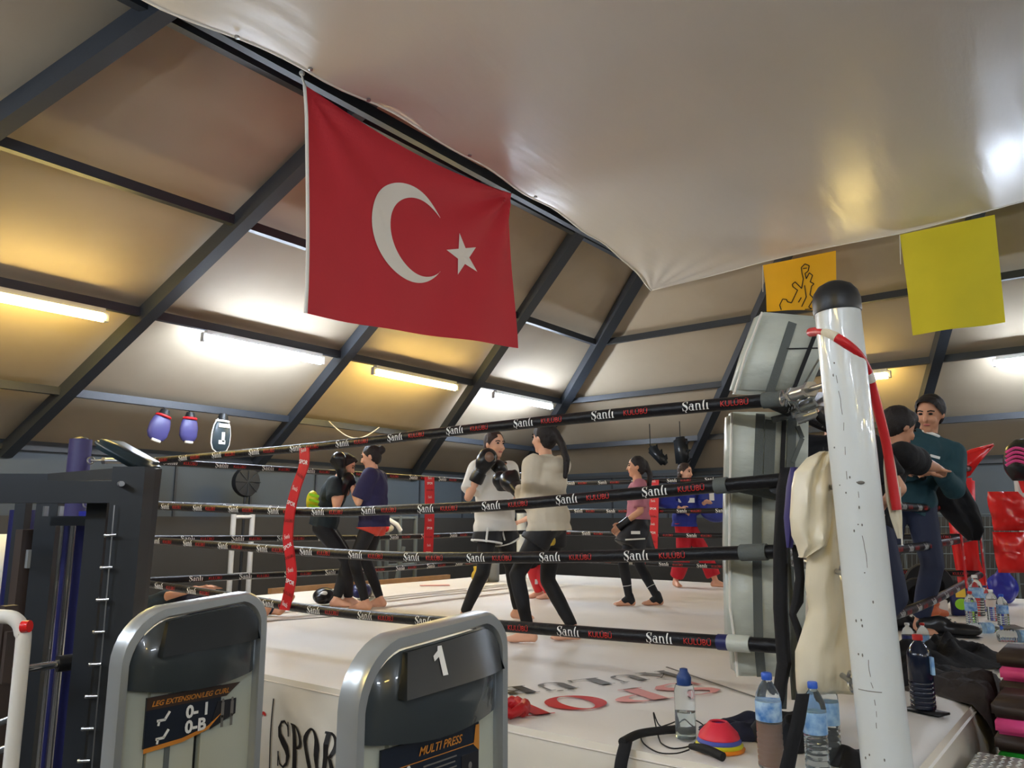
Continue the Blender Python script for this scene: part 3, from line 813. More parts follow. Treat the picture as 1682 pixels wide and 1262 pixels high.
# ---------------------------------------------------------------- corner posts
def corner_post(label, base, top, r=0.077):
    base, top = V(base), V(top); d = (top - base).normalized(); b0 = base - d * (base.z / d.z)
    t = thing('corner_post', label, 'post', b0, 0, 'ring corner posts')
    m = MB(); m.tube([b0 + (top - b0) * (k / 12) for k in range(13)], r, 28); obj('shaft', m, 'post_white', t, 50)
    c = MB(); M = d.to_track_quat('Z', 'Y').to_matrix()
    c.lathe([(r * 1.03, -0.03), (r * 1.06, -0.02), (r * 1.06, 0.02), (r * 0.98, 0.045), (r * 0.75, 0.07), (r * 0.4, 0.085), (0.004, 0.09)], top, 24, M); obj('cap', c, 'black_plastic', t, 50)
    return t, b0, top
PT, PB, PTOP = corner_post('white scratched steel corner post in the foreground at right', (-0.690, 2.82, 0.86), (-0.735, 2.82, 2.405))
def post_face(s, ang, o=0.001):                          # s = height fraction above canvas
    p = PB.lerp(PTOP, s); return p + V((math.cos(ang), math.sin(ang), 0)) * (0.077 + o)
m = MB(); rnd = random.Random(3)
for (s0, s1, a) in ((0.74, 0.90, -1.62), (0.62, 0.74, -1.30), (0.40, 0.50, -1.55)):
    P = []; n = 14
    for k in range(n + 1): P.append(post_face(s0 + (s1 - s0) * k / n, a + 0.05 * math.sin(k * 0.5 + a * 9) + rnd.uniform(-0.02, 0.02), 0.0))
    for k in range(n):
        if rnd.random() < 0.6: m.tube([P[k], P[k + 1]], 0.0009, 4)
for k in range(22):
    p = post_face(rnd.uniform(0.36, 0.97), rnd.uniform(-2.3, -0.7), 0.0); m.ball(p, (0.0025, 0.0025, rnd.uniform(0.002, 0.006)), None, 6, 4)
p = post_face(0.735, -1.15); m.ball(p, (0.014, 0.004, 0.006), None, 8, 5)
P = [post_face(0.46, -2.2 + 0.09 * k, 0.0005) for k in range(12)]; m.tube(P, 0.0012, 4)
obj('scratches', m, 'print_grey', PT)['kind'] = 'stuff'
corner_post('white corner post inside the purple pad at the far left front corner behind the rack', (-7.25, 3.0, 0.8), (-7.25, 3.0, 2.3))
corner_post('white corner post at the far left back corner', (-7.25, 9.45, 0.8), (-7.25, 9.45, 2.3))
corner_post('white corner post behind the red corner pads', (-0.8, 9.5, 0.8), (-0.8, 9.5, 2.3))
# ---------------------------------------------------------------- turnbuckles
def turnbuckle(label, a, b, group='turnbuckles at the near corner'):
    a, b = V(a), V(b); d = (b - a); t = thing('turnbuckle', label, 'turnbuckle', a, 0, group)
    m = MB(); m.tube([a.lerp(b, 0.25), a.lerp(b, 0.62)], 0.026, 12); obj('barrel', m, 'steel', t, 50)
    m = MB(); m.tube([a, a.lerp(b, 0.25)], 0.010, 8); m.tube([a.lerp(b, 0.62), b], 0.010, 8); obj('bolt', m, 'steel', t, 50)
    for p, s in ((a, 1), (b, -1)):
        m = MB(); q = p; u = d.normalized(); vv = u.cross(UP).normalized()
        m.tube([q + (u * math.cos(k * PI / 8) + UP * math.sin(k * PI / 8)) * 0.03 for k in range(17)], 0.007, 6); obj('eye_ring', m, 'steel', t, 50)
    for f in (0.25, 0.62):
        m = MB(); M = d.to_track_quat('Z', 'Y').to_matrix(); m.lathe([(0.032, -0.014), (0.032, 0.014)], a.lerp(b, f), 6, M); obj('nut', m, 'steel', t)
    return t
for k, z in enumerate(ZR):
    turnbuckle('steel turnbuckle joining the %s near rope to the white post' % ORD[k], (-1.12, 3.33, z), (-0.80, 2.90, z - 0.03))
for k, z in enumerate(ZR[:2]):
    turnbuckle('steel turnbuckle joining the %s right rope to the white post' % ORD[k], (-1.15, 3.55, z - 0.03), (-0.76, 2.92, z - 0.06))

# ---------------------------------------------------------------- grey padding at the near corner
PN = V((0.64, -0.77, 0)).normalized(); PP = V((-1.40, 3.60, 0))
def onPl(px, py, o=0.0, n=None, p0=None):
    n = PN if n is None else V(n); p0 = PP if p0 is None else V(p0); d = ray(px, py); return CAM + d * ((n.dot(p0 - CAM) + o) / n.dot(d))
def pad_piece(name, poly, thick, material, parent, o=0.0, bv=0.02, n=None, p0=None):
    nn = PN if n is None else V(n)
    a = [onPl(x, y, o, n, p0) for x, y in poly]; b = [p - nn * thick for p in a]; k = len(a); m = MB()
    fs = [tuple(range(k)), tuple(range(2 * k - 1, k - 1, -1))] + [(i, k + i, k + (i + 1) % k, (i + 1) % k) for i in range(k)]
    ob = obj(name, m.add(a + b, fs), material, parent)
    return bevel(ob, bv, 3) if bv else ob
GP = thing('corner_pad', 'tall grey vinyl corner pad behind the rope ends at the near corner', 'corner pad', (-1.3, 3.5, 0.95))
rows = [(677, 794), (815, 900), (922, 1046), (1068, 1114)]
for k, (y0, y1) in enumerate(((676, 800), (800, 908), (908, 1056), (1056, 1114))):
    l0, l1 = [1200, 1197, 1196, 1206][k], [1197, 1196, 1200, 1211][k]
    pad_piece('pad_block', [(l0, y0), (1331 - k * 2, y0), (1329 - k * 2, y1), (l1, y1 - (2 if k == 3 else 0))], 0.11, 'pad_grey', GP, 0, 0.018)
m = MB(); m.tube([onPl(x, y, 0.003) for x, y in ((1202, 678), (1199, 800), (1198, 900), (1199, 1000), (1208, 1062), (1211, 1112))], 0.006, 6); obj('piping', m, 'hem_white', GP, 50)
for px in (1249, 1302):
    m = MB()
    for (a, b) in (((px, 680), (px - 5, 800)), ((px - 5, 800), (px - 6, 905)), ((px - 6, 905), (px - 3, 1056)), ((px - 3, 1056), (px + 2, 1112))):
        m.bar(onPl(*a, 0.004), onPl(*b, 0.004), 0.042, 0.006, PN)
    obj('webbing', m, 'web_grey', GP)
for (a, b, wd, mt) in (((1266, 690), (1262, 792), 0.05, 'web_grey'), ((1288, 690), (1284, 792), 0.02, 'web_black'), ((1310, 700), (1318, 720), 0.02, 'web_grey'), ((1318, 720), (1302, 760), 0.02, 'web_grey')):
    m = MB(); m.bar(onPl(*a, 0.008), onPl(*b, 0.008), wd, 0.006, PN); obj('webbing', m, mt, GP)
GT = thing('corner_pad', 'grey vinyl top pad leaning toward the white corner post', 'corner pad', onPl(1260, 640))
tn = V((0.55, -0.76, -0.1)).normalized(); tp0 = onPl(1265, 650, 0.06)
pad_piece('pad_block', [(1204, 646), (1224, 580), (1250, 511), (1346, 519), (1350, 600), (1328, 650)], 0.12, 'pad_grey', GT, 0.0, 0.02, tn, tp0)
m = MB(); m.tube([onPl(x, y, 0.004, tn, tp0) for x, y in ((1206, 646), (1226, 580), (1252, 513))], 0.006, 6); obj('piping', m, 'hem_white', GT, 50)
for a, b, wd, mt in (((1302, 530), (1262, 652), 0.04, 'web_grey'), ((1338, 552), (1299, 652), 0.018, 'web_black'), ((1292, 573), (1346, 572), 0.006, 'web_black'), ((1345, 590), (1316, 640), 0.008, 'chrome')):
    m = MB(); m.bar(onPl(*a, 0.004, tn, tp0), onPl(*b, 0.004, tn, tp0), wd, 0.006, tn); obj('webbing', m, mt, GT)
# clutter of straps and buckle where the top rope meets the pad
m = MB()
for a, b in (((1268, 690), (1300, 682)), ((1290, 650), (1322, 676)), ((1298, 640), (1330, 660)), ((1275, 668), (1325, 690))):
    m.bar(onPl(*a, 0.10), onPl(*b, 0.10), 0.03, 0.008, PN)
BK = thing('strap_knot', 'knot of grey straps and a clear plastic sleeve at the top rope end', 'strap', onPl(1300, 660))
obj('strap', m, 'web_grey', BK)
m = MB(); m.tube([onPl(1308, 690, 0.16), onPl(1342, 678, 0.2)], 0.024, 12); obj('sleeve', m, 'silver_paint', BK, 50)
m = MB(); m.tube([onPl(1342, 680, 0.2), onPl(1362, 700, 0.2)], 0.02, 12); obj('hose', m, 'black_rubber', BK, 50)
m = MB(); m.ball(onPl(1283, 648, 0.12), (0.03, 0.02, 0.02)); m.ball(onPl(1330, 655, 0.1), (0.03, 0.03, 0.025)); m.ball(onPl(1312, 648, 0.12), (0.03, 0.02, 0.02)); obj('buckle', m, 'steel', BK, 50)
m = MB(); m.tube([onPl(1194, 800, 0.07), onPl(1215, 798, 0.085), onPl(1280, 812, 0.08)], 0.033, 10); obj('grey_sleeve', m, 'web_grey', BK, 50)
# ---------------------------------------------------------------- helpers for gear
mat('cola_drink', (150, 116, 98), 0.4)
def G(px, py, fw): d = ray(px, py); return CAM + d * (fw / d.dot(Fd))
def drape(name, label, cat, rows, fw, th, material, waves=3, amp=0.35, parent=None, seed=0, n=22, tilt=0.0, group=None):
    m = MB(); vs = []; fs = []; R_ = []
    for (a, b) in zip(rows, rows[1:]):                   # refine
        for k in range(4):
            t = k / 4; R_.append(tuple(a[i] + (b[i] - a[i]) * t for i in range(3)))
    R_.append(rows[-1]); rn = random.Random(seed)
    ph = rn.uniform(0, 6)
    for i, (py, xl, xr) in enumerate(R_):
        q = i / (len(R_) - 1); e = min(1, 0.35 + 4 * min(q, 1 - q))
        A, B = G(xl, py, fw + tilt * q), G(xr, py, fw + tilt * q)
        for k in range(2 * n):
            s = k / n if k < n else 2 - k / n
            sg = -1 if k < n else 1
            wv = math.sin(s * waves * 2 * PI + ph + q * 1.3) * amp + noise.noise(V((s * 5 + seed, q * 6, 0))) * amp * 1.2 + noise.noise(V((s * 11 + seed, q * 9 + s * 6, 4))) * amp * 0.5
            o = sg * th * e * math.sqrt(max(0, math.sin(PI * min(max(s, 0.0), 1.0)))) * 0.5 + wv * th * 0.5 * math.sin(PI * min(1, max(0, s)))
            vs.append(A.lerp(B, s) + Fd * o)
    r = len(R_)
    for i in range(r - 1):
        for k in range(2 * n): fs.append((i * 2 * n + k, i * 2 * n + (k + 1) % (2 * n), (i + 1) * 2 * n + (k + 1) % (2 * n), (i + 1) * 2 * n + k))
    fs += [tuple(range(2 * n))[::-1], tuple((r - 1) * 2 * n + k for k in range(2 * n))]
    o = obj(name, m.add(vs, fs), material, parent, 70)
    if cat: tag(o, label, cat, group)
    return o
def heap(name, label, cat, c, rx, ry, h, material, rot=0, seed=0, parent=None, base=None, group=None, edge=None):
    m = MB(); vs = []; fs = []; N, K = 14, 56; c = V(c)
    def zt(i, k):
        t = 2 * PI * k / K; f = i / N
        ro = 1 + 0.32 * noise.noise(V((math.cos(t) * 1.6 + seed, math.sin(t) * 1.6, 0))) + 0.10 * noise.noise(V((math.cos(t) * 5 + seed, math.sin(t) * 5, 3)))
        x, y = rx * f * ro * math.cos(t), ry * f * ro * math.sin(t)
        X = c.x + x * math.cos(rot) - y * math.sin(rot); Y = c.y + x * math.sin(rot) + y * math.cos(rot)
        nn = noise.noise(V((x * 9 + seed, y * 9, 1))) * 0.5 + abs(noise.noise(V((x * 5 + seed, y * 14, 5)))) * 0.7
        z = c.z + 0.004 + h * max(0.10, (1 - f ** 2.5)) * (0.55 + nn) * (1 if f < 0.99 else 0.25)
        if edge is not None and X > edge - 0.01:         # hangs down over the platform edge
            d = X - edge + 0.01; z -= d * 1.25; X = edge + 0.012 + 0.06 * (1 - math.exp(-d * 8)) + 0.03 * nn
        return (X, Y, z)
    for i in range(1, N + 1):
        for k in range(K): vs.append(zt(i, k))
    vs.append(zt(0, 0))
    for i in range(N - 1):
        for k in range(K): fs.append((i * K + k, i * K + (k + 1) % K, (i + 1) * K + (k + 1) % K, (i + 1) * K + k))
    for k in range(K): fs.append((N * K, (k + 1) % K, k))
    b0 = len(vs)
    for k in range(K):
        p = vs[(N - 1) * K + k]
        vs.append((p[0], p[1], (c.z + 0.002) if (edge is None or p[0] < edge) else p[2] - 0.01))
    for k in range(K): fs.append(((N - 1) * K + k, (N - 1) * K + (k + 1) % K, b0 + (k + 1) % K, b0 + k))
    o = obj(name, m.add(vs, fs), material, parent, 70)
    return tag(o, label, cat, group) if cat else o
def bottle(label, p, h, r, plastic='water_plastic', cap='cap_blue', lab='label_blue', group=None, lay=None, l0=0.45, l1=0.68, name='water_bottle'):
    p = V(p); t = thing(name, label, 'bottle', p, 0, group)
    M = None
    if lay is not None: M = (Matrix.Rotation(lay, 3, 'Z') @ Matrix.Rotation(PI / 2, 3, 'Y')); p = p + V((0, 0, r + 0.005))
    pr = [(r * 0.55, 0.0), (r * 0.95, 0.004), (r, h * 0.03)]
    for k in range(6):
        z = h * (0.06 + 0.06 * k); pr += [(r, z), (r * 0.94, z + h * 0.012), (r, z + h * 0.024)]
    pr += [(r, h * 0.70), (r * 0.9, h * 0.78), (r * 0.6, h * 0.86), (r * 0.36, h * 0.91), (r * 0.34, h * 0.94)]
    m = MB(); m.lathe(pr, p, 24, M); obj('body', m, plastic, t, 60)
    m = MB(); m.lathe([(r * 0.40, h * 0.925), (r * 0.42, h * 0.93), (r * 0.42, h * 0.99), (r * 0.36, h)], p, 20, M); obj('cap', m, cap, t, 40)
    if lab: m = MB(); m.lathe([(r * 1.015, h * l0), (r * 1.02, h * l0 + 0.001), (r * 1.02, h * l1), (r * 1.012, h * l1 + 0.001)], p, 24, M); obj('label_band', m, lab, t, 40)
    return t

# ---------------------------------------------------------------- weight machine towers in the foreground
def tower(label, X0, Y0, W, H, number, kind):
    t = thing('weight_machine', label, 'gym machine', (X0, Y0 + W / 2, 0), 0, 'weight stack towers')
    P = lambda u, v, n=0.0: V((X0 + n, Y0 + u, v))
    def outline(ins, n=9):
        rl, rr = 0.125 - ins * 0.6, 0.085 - ins * 0.6; pts = [(ins, 0.0), (ins, H - 0.03 - 0.125 - 0.0)]
        for k in range(1, n): a = PI - (PI / 2) * k / n; pts.append((ins + rl + rl * math.cos(a), H - 0.03 - ins - rl + (rl + 0.0) * math.sin(a) + 0.012 * k / n))
        for k in range(1, n): a = PI / 2 - (PI / 2) * k / n; pts.append((W - ins - rr + rr * math.cos(a), H - ins - rr + rr * math.sin(a)))
        pts += [(W - ins, H - 0.11), (W - ins, 0.0)]
        return pts
    A, B = outline(0), outline(0.030); k = len(A); vs = []
    prof = [(0, 0.018), (0.006, 0.03), (0.024, 0.03), (0.030, 0.018), (0.030, -0.022), (0, -0.022)]
    rings = [outline(i) for i, n in prof]
    m = MB(); q = len(prof)
    for j in range(k):
        for r_, (i, n) in zip(rings, prof): vs.append(P(r_[j][0], r_[j][1], n))
    fs = [(j * q + s, j * q + (s + 1) % q, (j + 1) * q + (s + 1) % q, (j + 1) * q + s) for j in range(k - 1) for s in range(q)]
    obj('frame', m.add(vs, fs), 'silver_paint', t, 50)
    IN = outline(0.031)
    zb = H - 0.215                                       # lower rim of the hood
    def top_at(u):
        best = H - 0.04
        for (a, b), (c, d) in zip(IN, IN[1:]):
            if a <= u <= c and c > a: return b + (d - b) * (u - a) / (c - a)
        return best
    def hood_pt(s, r, lift=0.0):                         # s across, r down from the top
        u = 0.032 + (W - 0.064) * s; zt = top_at(u)
        lo = zb - 0.02 * math.sin(PI * s)
        bul = 0.042 * math.sin(PI * min(1, max(0, s))) ** 0.5 * math.sin(PI * (0.12 + 0.62 * r)) 
        return P(u, zt + (lo - zt) * r, 0.012 + bul + lift)
    m = MB(); vs = []; fs = []; NU, NV = 24, 14
    for i in range(NU + 1):
        for j in range(NV + 1): vs.append(hood_pt(i / NU, j / NV))
    for i in range(NU):
        for j in range(NV): a = i * (NV + 1) + j; fs.append((a, a + 1, a + NV + 2, a + NV + 1))
    nb = len(vs)                                          # underside lip
    for i in range(NU + 1): p = hood_pt(i / NU, 1); vs.append(V((X0 - 0.02, p.y, p.z)))
    for i in range(NU): a = i * (NV + 1) + NV; fs.append((a, a + NV + 1, nb + i + 1, nb + i))
    hd = obj('hood', m.add(vs, fs), 'hood', t, 60)
    zl, zh = H - 0.138, H - 0.045                        # the flat darker shield set into the hood
    def sh_n(z, s=0.5): return (0.036 + 0.034 * (zh - z) / (zh - zl)) * (1 - 0.45 * s ** 8)
    m = MB(); vs = []; fs = []; NU = 16; S0, S1 = 0.155, 0.99
    for i in range(NU + 1):
        f_ = i / NU
        for lo in (0, 1):
            s = S0 + (S1 - S0) * f_ + (0.07 * (1 - f_) ** 3 if not lo else 0); u = 0.032 + (W - 0.064) * s
            z = (top_at(u) - 0.004 if not lo else zl + 0.010 * f_)
            for n in (sh_n(z, s), 0.012): vs.append(P(u, z, n if n > 0.02 else (0.02 if not lo else 0.045)))
    for i in range(NU):
        a = i * 4; b = a + 4
        fs += [(a, a + 2, b + 2, b), (a + 2, a + 3, b + 3, b + 2), (a, b, b + 1, a + 1)]
    fs += [(0, 1, 3, 2), (NU * 4, NU * 4 + 2, NU * 4 + 3, NU * 4 + 1)]
    obj('shield', m.add(vs, fs), 'hood_dark', hd, 30)
    if number:
        one = ([(0.022, 0.0), (0.040, 0.0), (0.040, 0.066), (0.026, 0.066), (0.022, 0.056), (0.004, 0.046), (0.004, 0.034), (0.022, 0.042)], [(0, 1, 2, 3, 4, 7), (4, 5, 6, 7)], 0.04); m = MB()
        put_geo(m, one, lambda a, b: P(0.185 + a * 0.85, H - 0.109 + b * 0.85, sh_n(H - 0.109 + b * 0.85) + 0.002)); obj('number', m, 'print_white', hd)
    # front panels
    m = MB(); m.box(P(W * 0.145, (zb + 0.04) / 2, -0.008), (0.02, W * 0.15, zb - 0.0)); obj('front_panel', m, 'panel_beige', t)
    m = MB(); m.box(P(W * 0.385, (zb + 0.04) / 2, -0.004), (0.02, W * 0.30, zb - 0.0)); obj('front_panel', m, 'panel_beige', t)
    m = MB(); m.box(P(W * 0.765, (zb + 0.04) / 2, -0.004), (0.02, W * 0.37, zb - 0.0)); obj('front_panel', m, 'panel_beige', t)
    m = MB(); m.box(P(W / 2, 0.6, -0.03), (0.02, W - 0.07, 1.2)); obj('back_panel', m, 'panel_gap', t)
    m = MB(); m.box(P(W * 0.36, zb / 2, 0.003), (0.012, 0.014, zb - 0.05)); obj('trim_strip', m, 'web_grey', t)
    m = MB(); m.box(P(W / 2, 0.03, -0.1), (0.5, W + 0.04, 0.06)); obj('foot', m, 'silver_paint', t)
    # instruction plate
    o = 0.012
    if kind == 1:
        z1, z0, u0, u1 = zb - 0.026, zb - 0.146, 0.085, 0.345
        poly = [(u0, z0 + 0.0), (u0 + 0.10, z0 + 0.006), (u0 + 0.17, z0 + 0.022), (u1 - 0.055, z0 + 0.055), (u1 - 0.055, z1), (u0, z1)]
        m = MB(); m.prism(poly, P(0, 0, 0.006), (0, 1, 0), (0, 0, 1), (0.006, 0, 0)); pl = obj('instruction_plate', m, 'sticker_blue', t)
        m = MB(); m.prism([(u0, z0 - 0.010), (u0 + 0.10, z0 - 0.003), (u0 + 0.17, z0 + 0.014), (u0 + 0.21, z0 + 0.05), (u0 + 0.17, z0 + 0.023), (u0 + 0.10, z0 + 0.007), (u0, z0 + 0.001)], P(0, 0, 0.0135), (0, 1, 0), (0, 0, 1), (0.001, 0, 0)); obj('stripe', m, 'print_orange', pl)
        m = MB(); m.prism([(u0, z1 - 0.030), (u1 - 0.04, z1 - 0.030), (u1, z1), (u0, z1)], P(0, 0, 0.0130), (0, 1, 0), (0, 0, 1), (0.0006, 0, 0)); obj('title_band', m, 'sticker_brown', pl)
        m = MB(); m.prism([(u1 - 0.085, z0 + 0.012), (u1 - 0.01, z0 + 0.04), (u1 - 0.01, z1 - 0.04), (u1 - 0.065, z1 - 0.04)], P(0, 0, 0.0125), (0, 1, 0), (0, 0, 1), (0.001, 0, 0)); pc = obj('picture', m, 'sticker', pl)
        m = MB()
        for du in (0.03, 0.058):
            c = P(u1 - 0.08 + du, z0 + 0.055, 0.0145); m.ball(c + V((0, 0, 0.025)), (0.001, 0.004, 0.005), None, 8, 5); m.box(c, (0.001, 0.009, 0.04)); m.box(c - V((0, 0.002, 0.028)), (0.001, 0.003, 0.03)); m.box(c - V((0, -0.002, 0.028)), (0.001, 0.003, 0.03))
        obj('figure_print', m, 'print_grey', pc)
        put = lambda s, a, b, sz, mt, bold=0.0, sh=0.0: (lambda mm: obj('lettering', put_flat(mm, text_geo(s, sz, bold, sh), P(a, b, 0.0150), (0, 1, 0), (0, 0, 1)), mt, pl))(MB())
        put('LEG EXTENSION/LEG CURL', u0 + 0.012, z1 - 0.022, 0.0175, 'print_orange', 0.0004, 0.3)
        put('0- 1', u0 + 0.105, z1 - 0.066, 0.042, 'print_white', 0.0016)
        put('0-B', u0 + 0.105, z1 - 0.103, 0.042, 'print_white', 0.0016)
        for zz in (0.055, 0.098):
            m = MB(); c = P(u0 + 0.045, z1 - zz, 0.0145); m.bar(c + V((0, -0.016, -0.004)), c + V((0, 0.006, -0.004)), 0.006, 0.002, V((1, 0, 0))); m.bar(c + V((0, 0.004, -0.004)), c + V((0, 0.016, 0.014)), 0.006, 0.002, V((1, 0, 0))); m.bar(c + V((0, -0.01, -0.004)), c + V((0, -0.012, -0.016)), 0.005, 0.002, V((1, 0, 0))); obj('pictogram', m, 'print_white', pl)
    else:
        z1, z0, u0, u1 = zb - 0.022, zb - 0.42, 0.085, 0.375
        m = MB(); m.prism([(u0, z0), (u1, z0), (u1, z1), (u0, z1)], P(0, 0, 0.006), (0, 1, 0), (0, 0, 1), (0.006, 0, 0)); pl = obj('instruction_plate', m, 'sticker_blue', t)
        put = lambda s, a, b, sz, mt, bold=0.0, sh=0.0: (lambda mm: obj('lettering', put_flat(mm, text_geo(s, sz, bold, sh), P(a, b, 0.0140), (0, 1, 0), (0, 0, 1)), mt, pl))(MB())
        put('MULTI PRESS', u0 + 0.10, z1 - 0.031, 0.023, 'print_orange', 0.0004, 0.3)
        m = MB(); m.box(P((u0 + u1) / 2, z1 - 0.042, 0.013), (0.001, u1 - u0 - 0.005, 0.0015)); obj('rule_line', m, 'print_orange', pl)
        m = MB(); m.prism([(u1 - 0.012, z1 - 0.005), (u1, z1 - 0.005), (u1, z1 - 0.06), (u1 - 0.018, z1 - 0.045)], P(0, 0, 0.0125), (0, 1, 0), (0, 0, 1), (0.001, 0, 0)); obj('stripe', m, 'print_orange', pl)
        m = MB(); rn = random.Random(5)
        for k2 in range(14):
            z = z1 - 0.055 - k2 * 0.0105 - (k2 // 3) * 0.006; ln = rn.uniform(0.03, 0.12) if k2 % 3 else rn.uniform(0.07, 0.12); m.box(P(u0 + 0.115 + ln / 2, z, 0.0128), (0.001, ln, 0.0028))
        lines = obj('text_lines', m, 'print_grey', pl); lines['kind'] = 'stuff'
        for k2, zz in enumerate((0.075, 0.12)):
            m = MB(); c = P(u0 + 0.055, z1 - zz, 0.0128); m.bar(c + V((0, -0.022, 0)), c + V((0, 0.012, 0.004)), 0.008, 0.002, V((1, 0, 0))); m.bar(c + V((0, 0.008, 0.0)), c + V((0, 0.018, 0.02)), 0.007, 0.002, V((1, 0, 0))); m.bar(c + V((0, -0.022, 0)), c + V((0, -0.024, -0.018)), 0.005, 0.002, V((1, 0, 0))); m.ball(c + V((0, 0.018, 0.026)), (0.001, 0.006, 0.006), None, 8, 5); obj('pictogram', m, 'print_white', pl)
        m = MB(); m.box(P(u1 - 0.03, z1 - 0.12, 0.0126), (0.001, 0.055, 0.12)); pc = obj('picture', m, 'sticker', pl)
        m = MB(); c = P(u1 - 0.03, z1 - 0.12, 0.0135); m.ball(c + V((0, 0, 0.035)), (0.001, 0.006, 0.008), None, 8, 5); m.box(c + V((0, 0, 0.005)), (0.001, 0.02, 0.04)); m.box(c + V((0, -0.005, -0.035)), (0.001, 0.006, 0.04)); m.box(c + V((0, 0.005, -0.035)), (0.001, 0.006, 0.04)); obj('figure_print', m, 'print_grey', pc)
    return t
tower('silver weight machine tower with the white number 1 on its dark hood', -1.20, 1.015, 0.462, 1.437, '1', 2)
tower('silver weight machine tower without a number beside the black rack', -1.98, 0.945, 0.415, 1.447, None, 1)

# ---------------------------------------------------------------- black smith machine rack at left
RK = thing('smith_machine', 'tall black smith machine rack at the left picture edge', 'gym machine', V((G(120, 1000, 3.5).x, G(120, 1000, 3.5).y, 0)))
def down(p, z=0.0): return V((p.x, p.y, z))
def rbar(name, a, b, wd, hh, mt='rack_black', up=UP):
    m = MB(); m.bar(a, b, wd, hh, up); return obj(name, m, mt, RK)
u = G(221, 768, 3.4); rbar('upright', down(u), u, 0.14, 0.10, up=Fd)
rbar('top_beam', G(-120, 809, 3.4), G(200, 809, 3.4), 0.08, 0.094)
rbar('top_beam', G(232, 776, 3.45), G(85, 786, 4.4), 0.05, 0.05)
rbar('top_beam', G(-60, 786, 4.4), G(90, 786, 4.4), 0.05, 0.05)
rbar('rear_strut', G(248, 770, 3.52), down(G(196, 1200, 3.75)), 0.06, 0.09, up=Fd)
rbar('gusset', G(205, 782, 3.38), G(205, 835, 3.38), 0.02, 0.05, up=Fd)
for px, fw, wd in ((166, 3.5, 0.09), (84, 4.0, 0.11), (40, 4.3, 0.06)):
    q = G(px, 820, fw); rbar('upright', down(q), q, wd, 0.06, up=Fd)
for px in (104, 122, 148):
    q = G(px, 850, 3.75); m = MB(); m.tube([down(q, 0.12), q], 0.010 if px != 122 else 0.014, 12); obj('guide_rod', m, 'chrome', RK, 50)
for px, wd in ((112, 0.03), (138, 0.05)):
    q = G(px, 850, 3.8); rbar('blue_guard', down(q, 0.1), q, wd, 0.03, 'navy_vinyl', Fd)
rbar('blue_panel', G(143, 840, 3.84), G(136, 935, 3.84), 0.075, 0.01, 'blue_vinyl', Fd)
rbar('cross_piece', G(88, 856, 3.72), G(156, 856, 3.72), 0.05, 0.045)
m = MB(); m.tube([G(-40, 1112, 3.25), G(98, 1091, 3.55)], 0.017, 14); obj('barbell', m, 'chrome', RK, 50)
m = MB(); m.tube([G(94, 1091, 3.55), G(166, 1082, 3.68)], 0.035, 14); obj('bar_carriage', m, 'black_plastic', RK, 50)
for k in range(8):
    y = 880 + k * 53; x = 183 - k * 6.2
    m = MB(); m.tube([G(x - 10, y, 3.33), G(x + 9, y - 1, 3.33)], 0.007, 8); m.ball(G(x - 10, y, 3.33), 0.009, None, 8, 5); obj('hook_peg', m, 'chrome', RK, 50)
m = MB(); m.tube([G(188, 830, 3.33), G(151, 1262, 3.33)], 0.003, 6); obj('adjust_cord', m, 'steel', RK)
m = MB(); m.box(G(52, 918, 4.0), (0.06, 0.06, 0.09)); obj('weight_stack_head', m, 'box_grey', RK)
m = MB(); q = G(48, 870, 4.02); m.box((q + down(q)) / 2, (0.09, 0.09, q.z)); obj('weight_stack', m, 'brown_dark', RK)
m = MB(); m.tube([G(197, 795, 3.35), G(200, 795, 3.3)], 0.012, 10); obj('bolt', m, 'steel', RK, 50)
for px in (75, 100): m = MB(); m.box(G(px, 840, 3.9), (0.02, 0.02, 0.05)); obj('bracket', m, 'steel', RK)

# machine at the very left edge
WM = thing('gym_machine', 'white tube frame of a machine with a red end cap at the left edge', 'gym machine', down(G(10, 1150, 3.0)))
m = MB(); m.tube(resample([G(-80, 1012, 3.0), G(0, 1013, 3.0), G(25, 1018, 3.0), G(36, 1040, 3.0), G(34, 1100, 3.0), down(G(28, 1165, 3.0), 0.03)], 6), 0.026, 12); obj('frame', m, 'hem_white', WM, 60)
m = MB(); m.tube([G(37, 1030, 2.98), G(49, 1029, 2.98)], 0.022, 12); obj('end_cap', m, 'red_vinyl', WM, 50)
m = MB(); m.box(G(2, 1120, 3.3), (0.05, 0.05, 0.6)); m.box(G(12, 1080, 3.25), (0.03, 0.03, 0.2)); obj('pad_arm', m, 'brown_dark', WM)
q = G(18, 1180, 3.1); m = MB(); m.tube([q, q + V((-0.3, -0.2, -0.15))], 0.012, 8); m.tube([G(-20, 1240, 3.0), G(30, 1222, 3.0)], 0.012, 8); obj('lever', m, 'steel', WM, 50)
# white board and navy padded pillar seen through the rack
m = MB(); m.box(G(4, 935, 7.2), (0.5, 0.5, 0.62)); o = tag(obj('ring_skirt_board', m, 'print_white'), 'bright white printed board behind the black rack', 'board'); bevel(o, 0.02)
m = MB(); m.bar(G(-10, 866, 7.0), G(25, 866, 7.0), 0.05, 0.02); m.bar(G(-10, 876, 7.0), G(25, 873, 7.0), 0.05, 0.02)
o.location.z = 0; q = G(4, 935, 7.2)
m = MB(); m.box(V((q.x, q.y, (q.z - 0.3) / 2)), (0.4, 0.4, q.z - 0.32)); obj('stand', m, 'brown_dark', o)
m = MB(); q = G(38, 838, 6.2); m.tube([down(q), q], 0.09, 16); tag(obj('padded_pillar', m, 'navy_vinyl', None, 50), 'navy padded pillar seen through the black rack', 'pillar')
m = MB(); q = G(30, 730, 6.0)

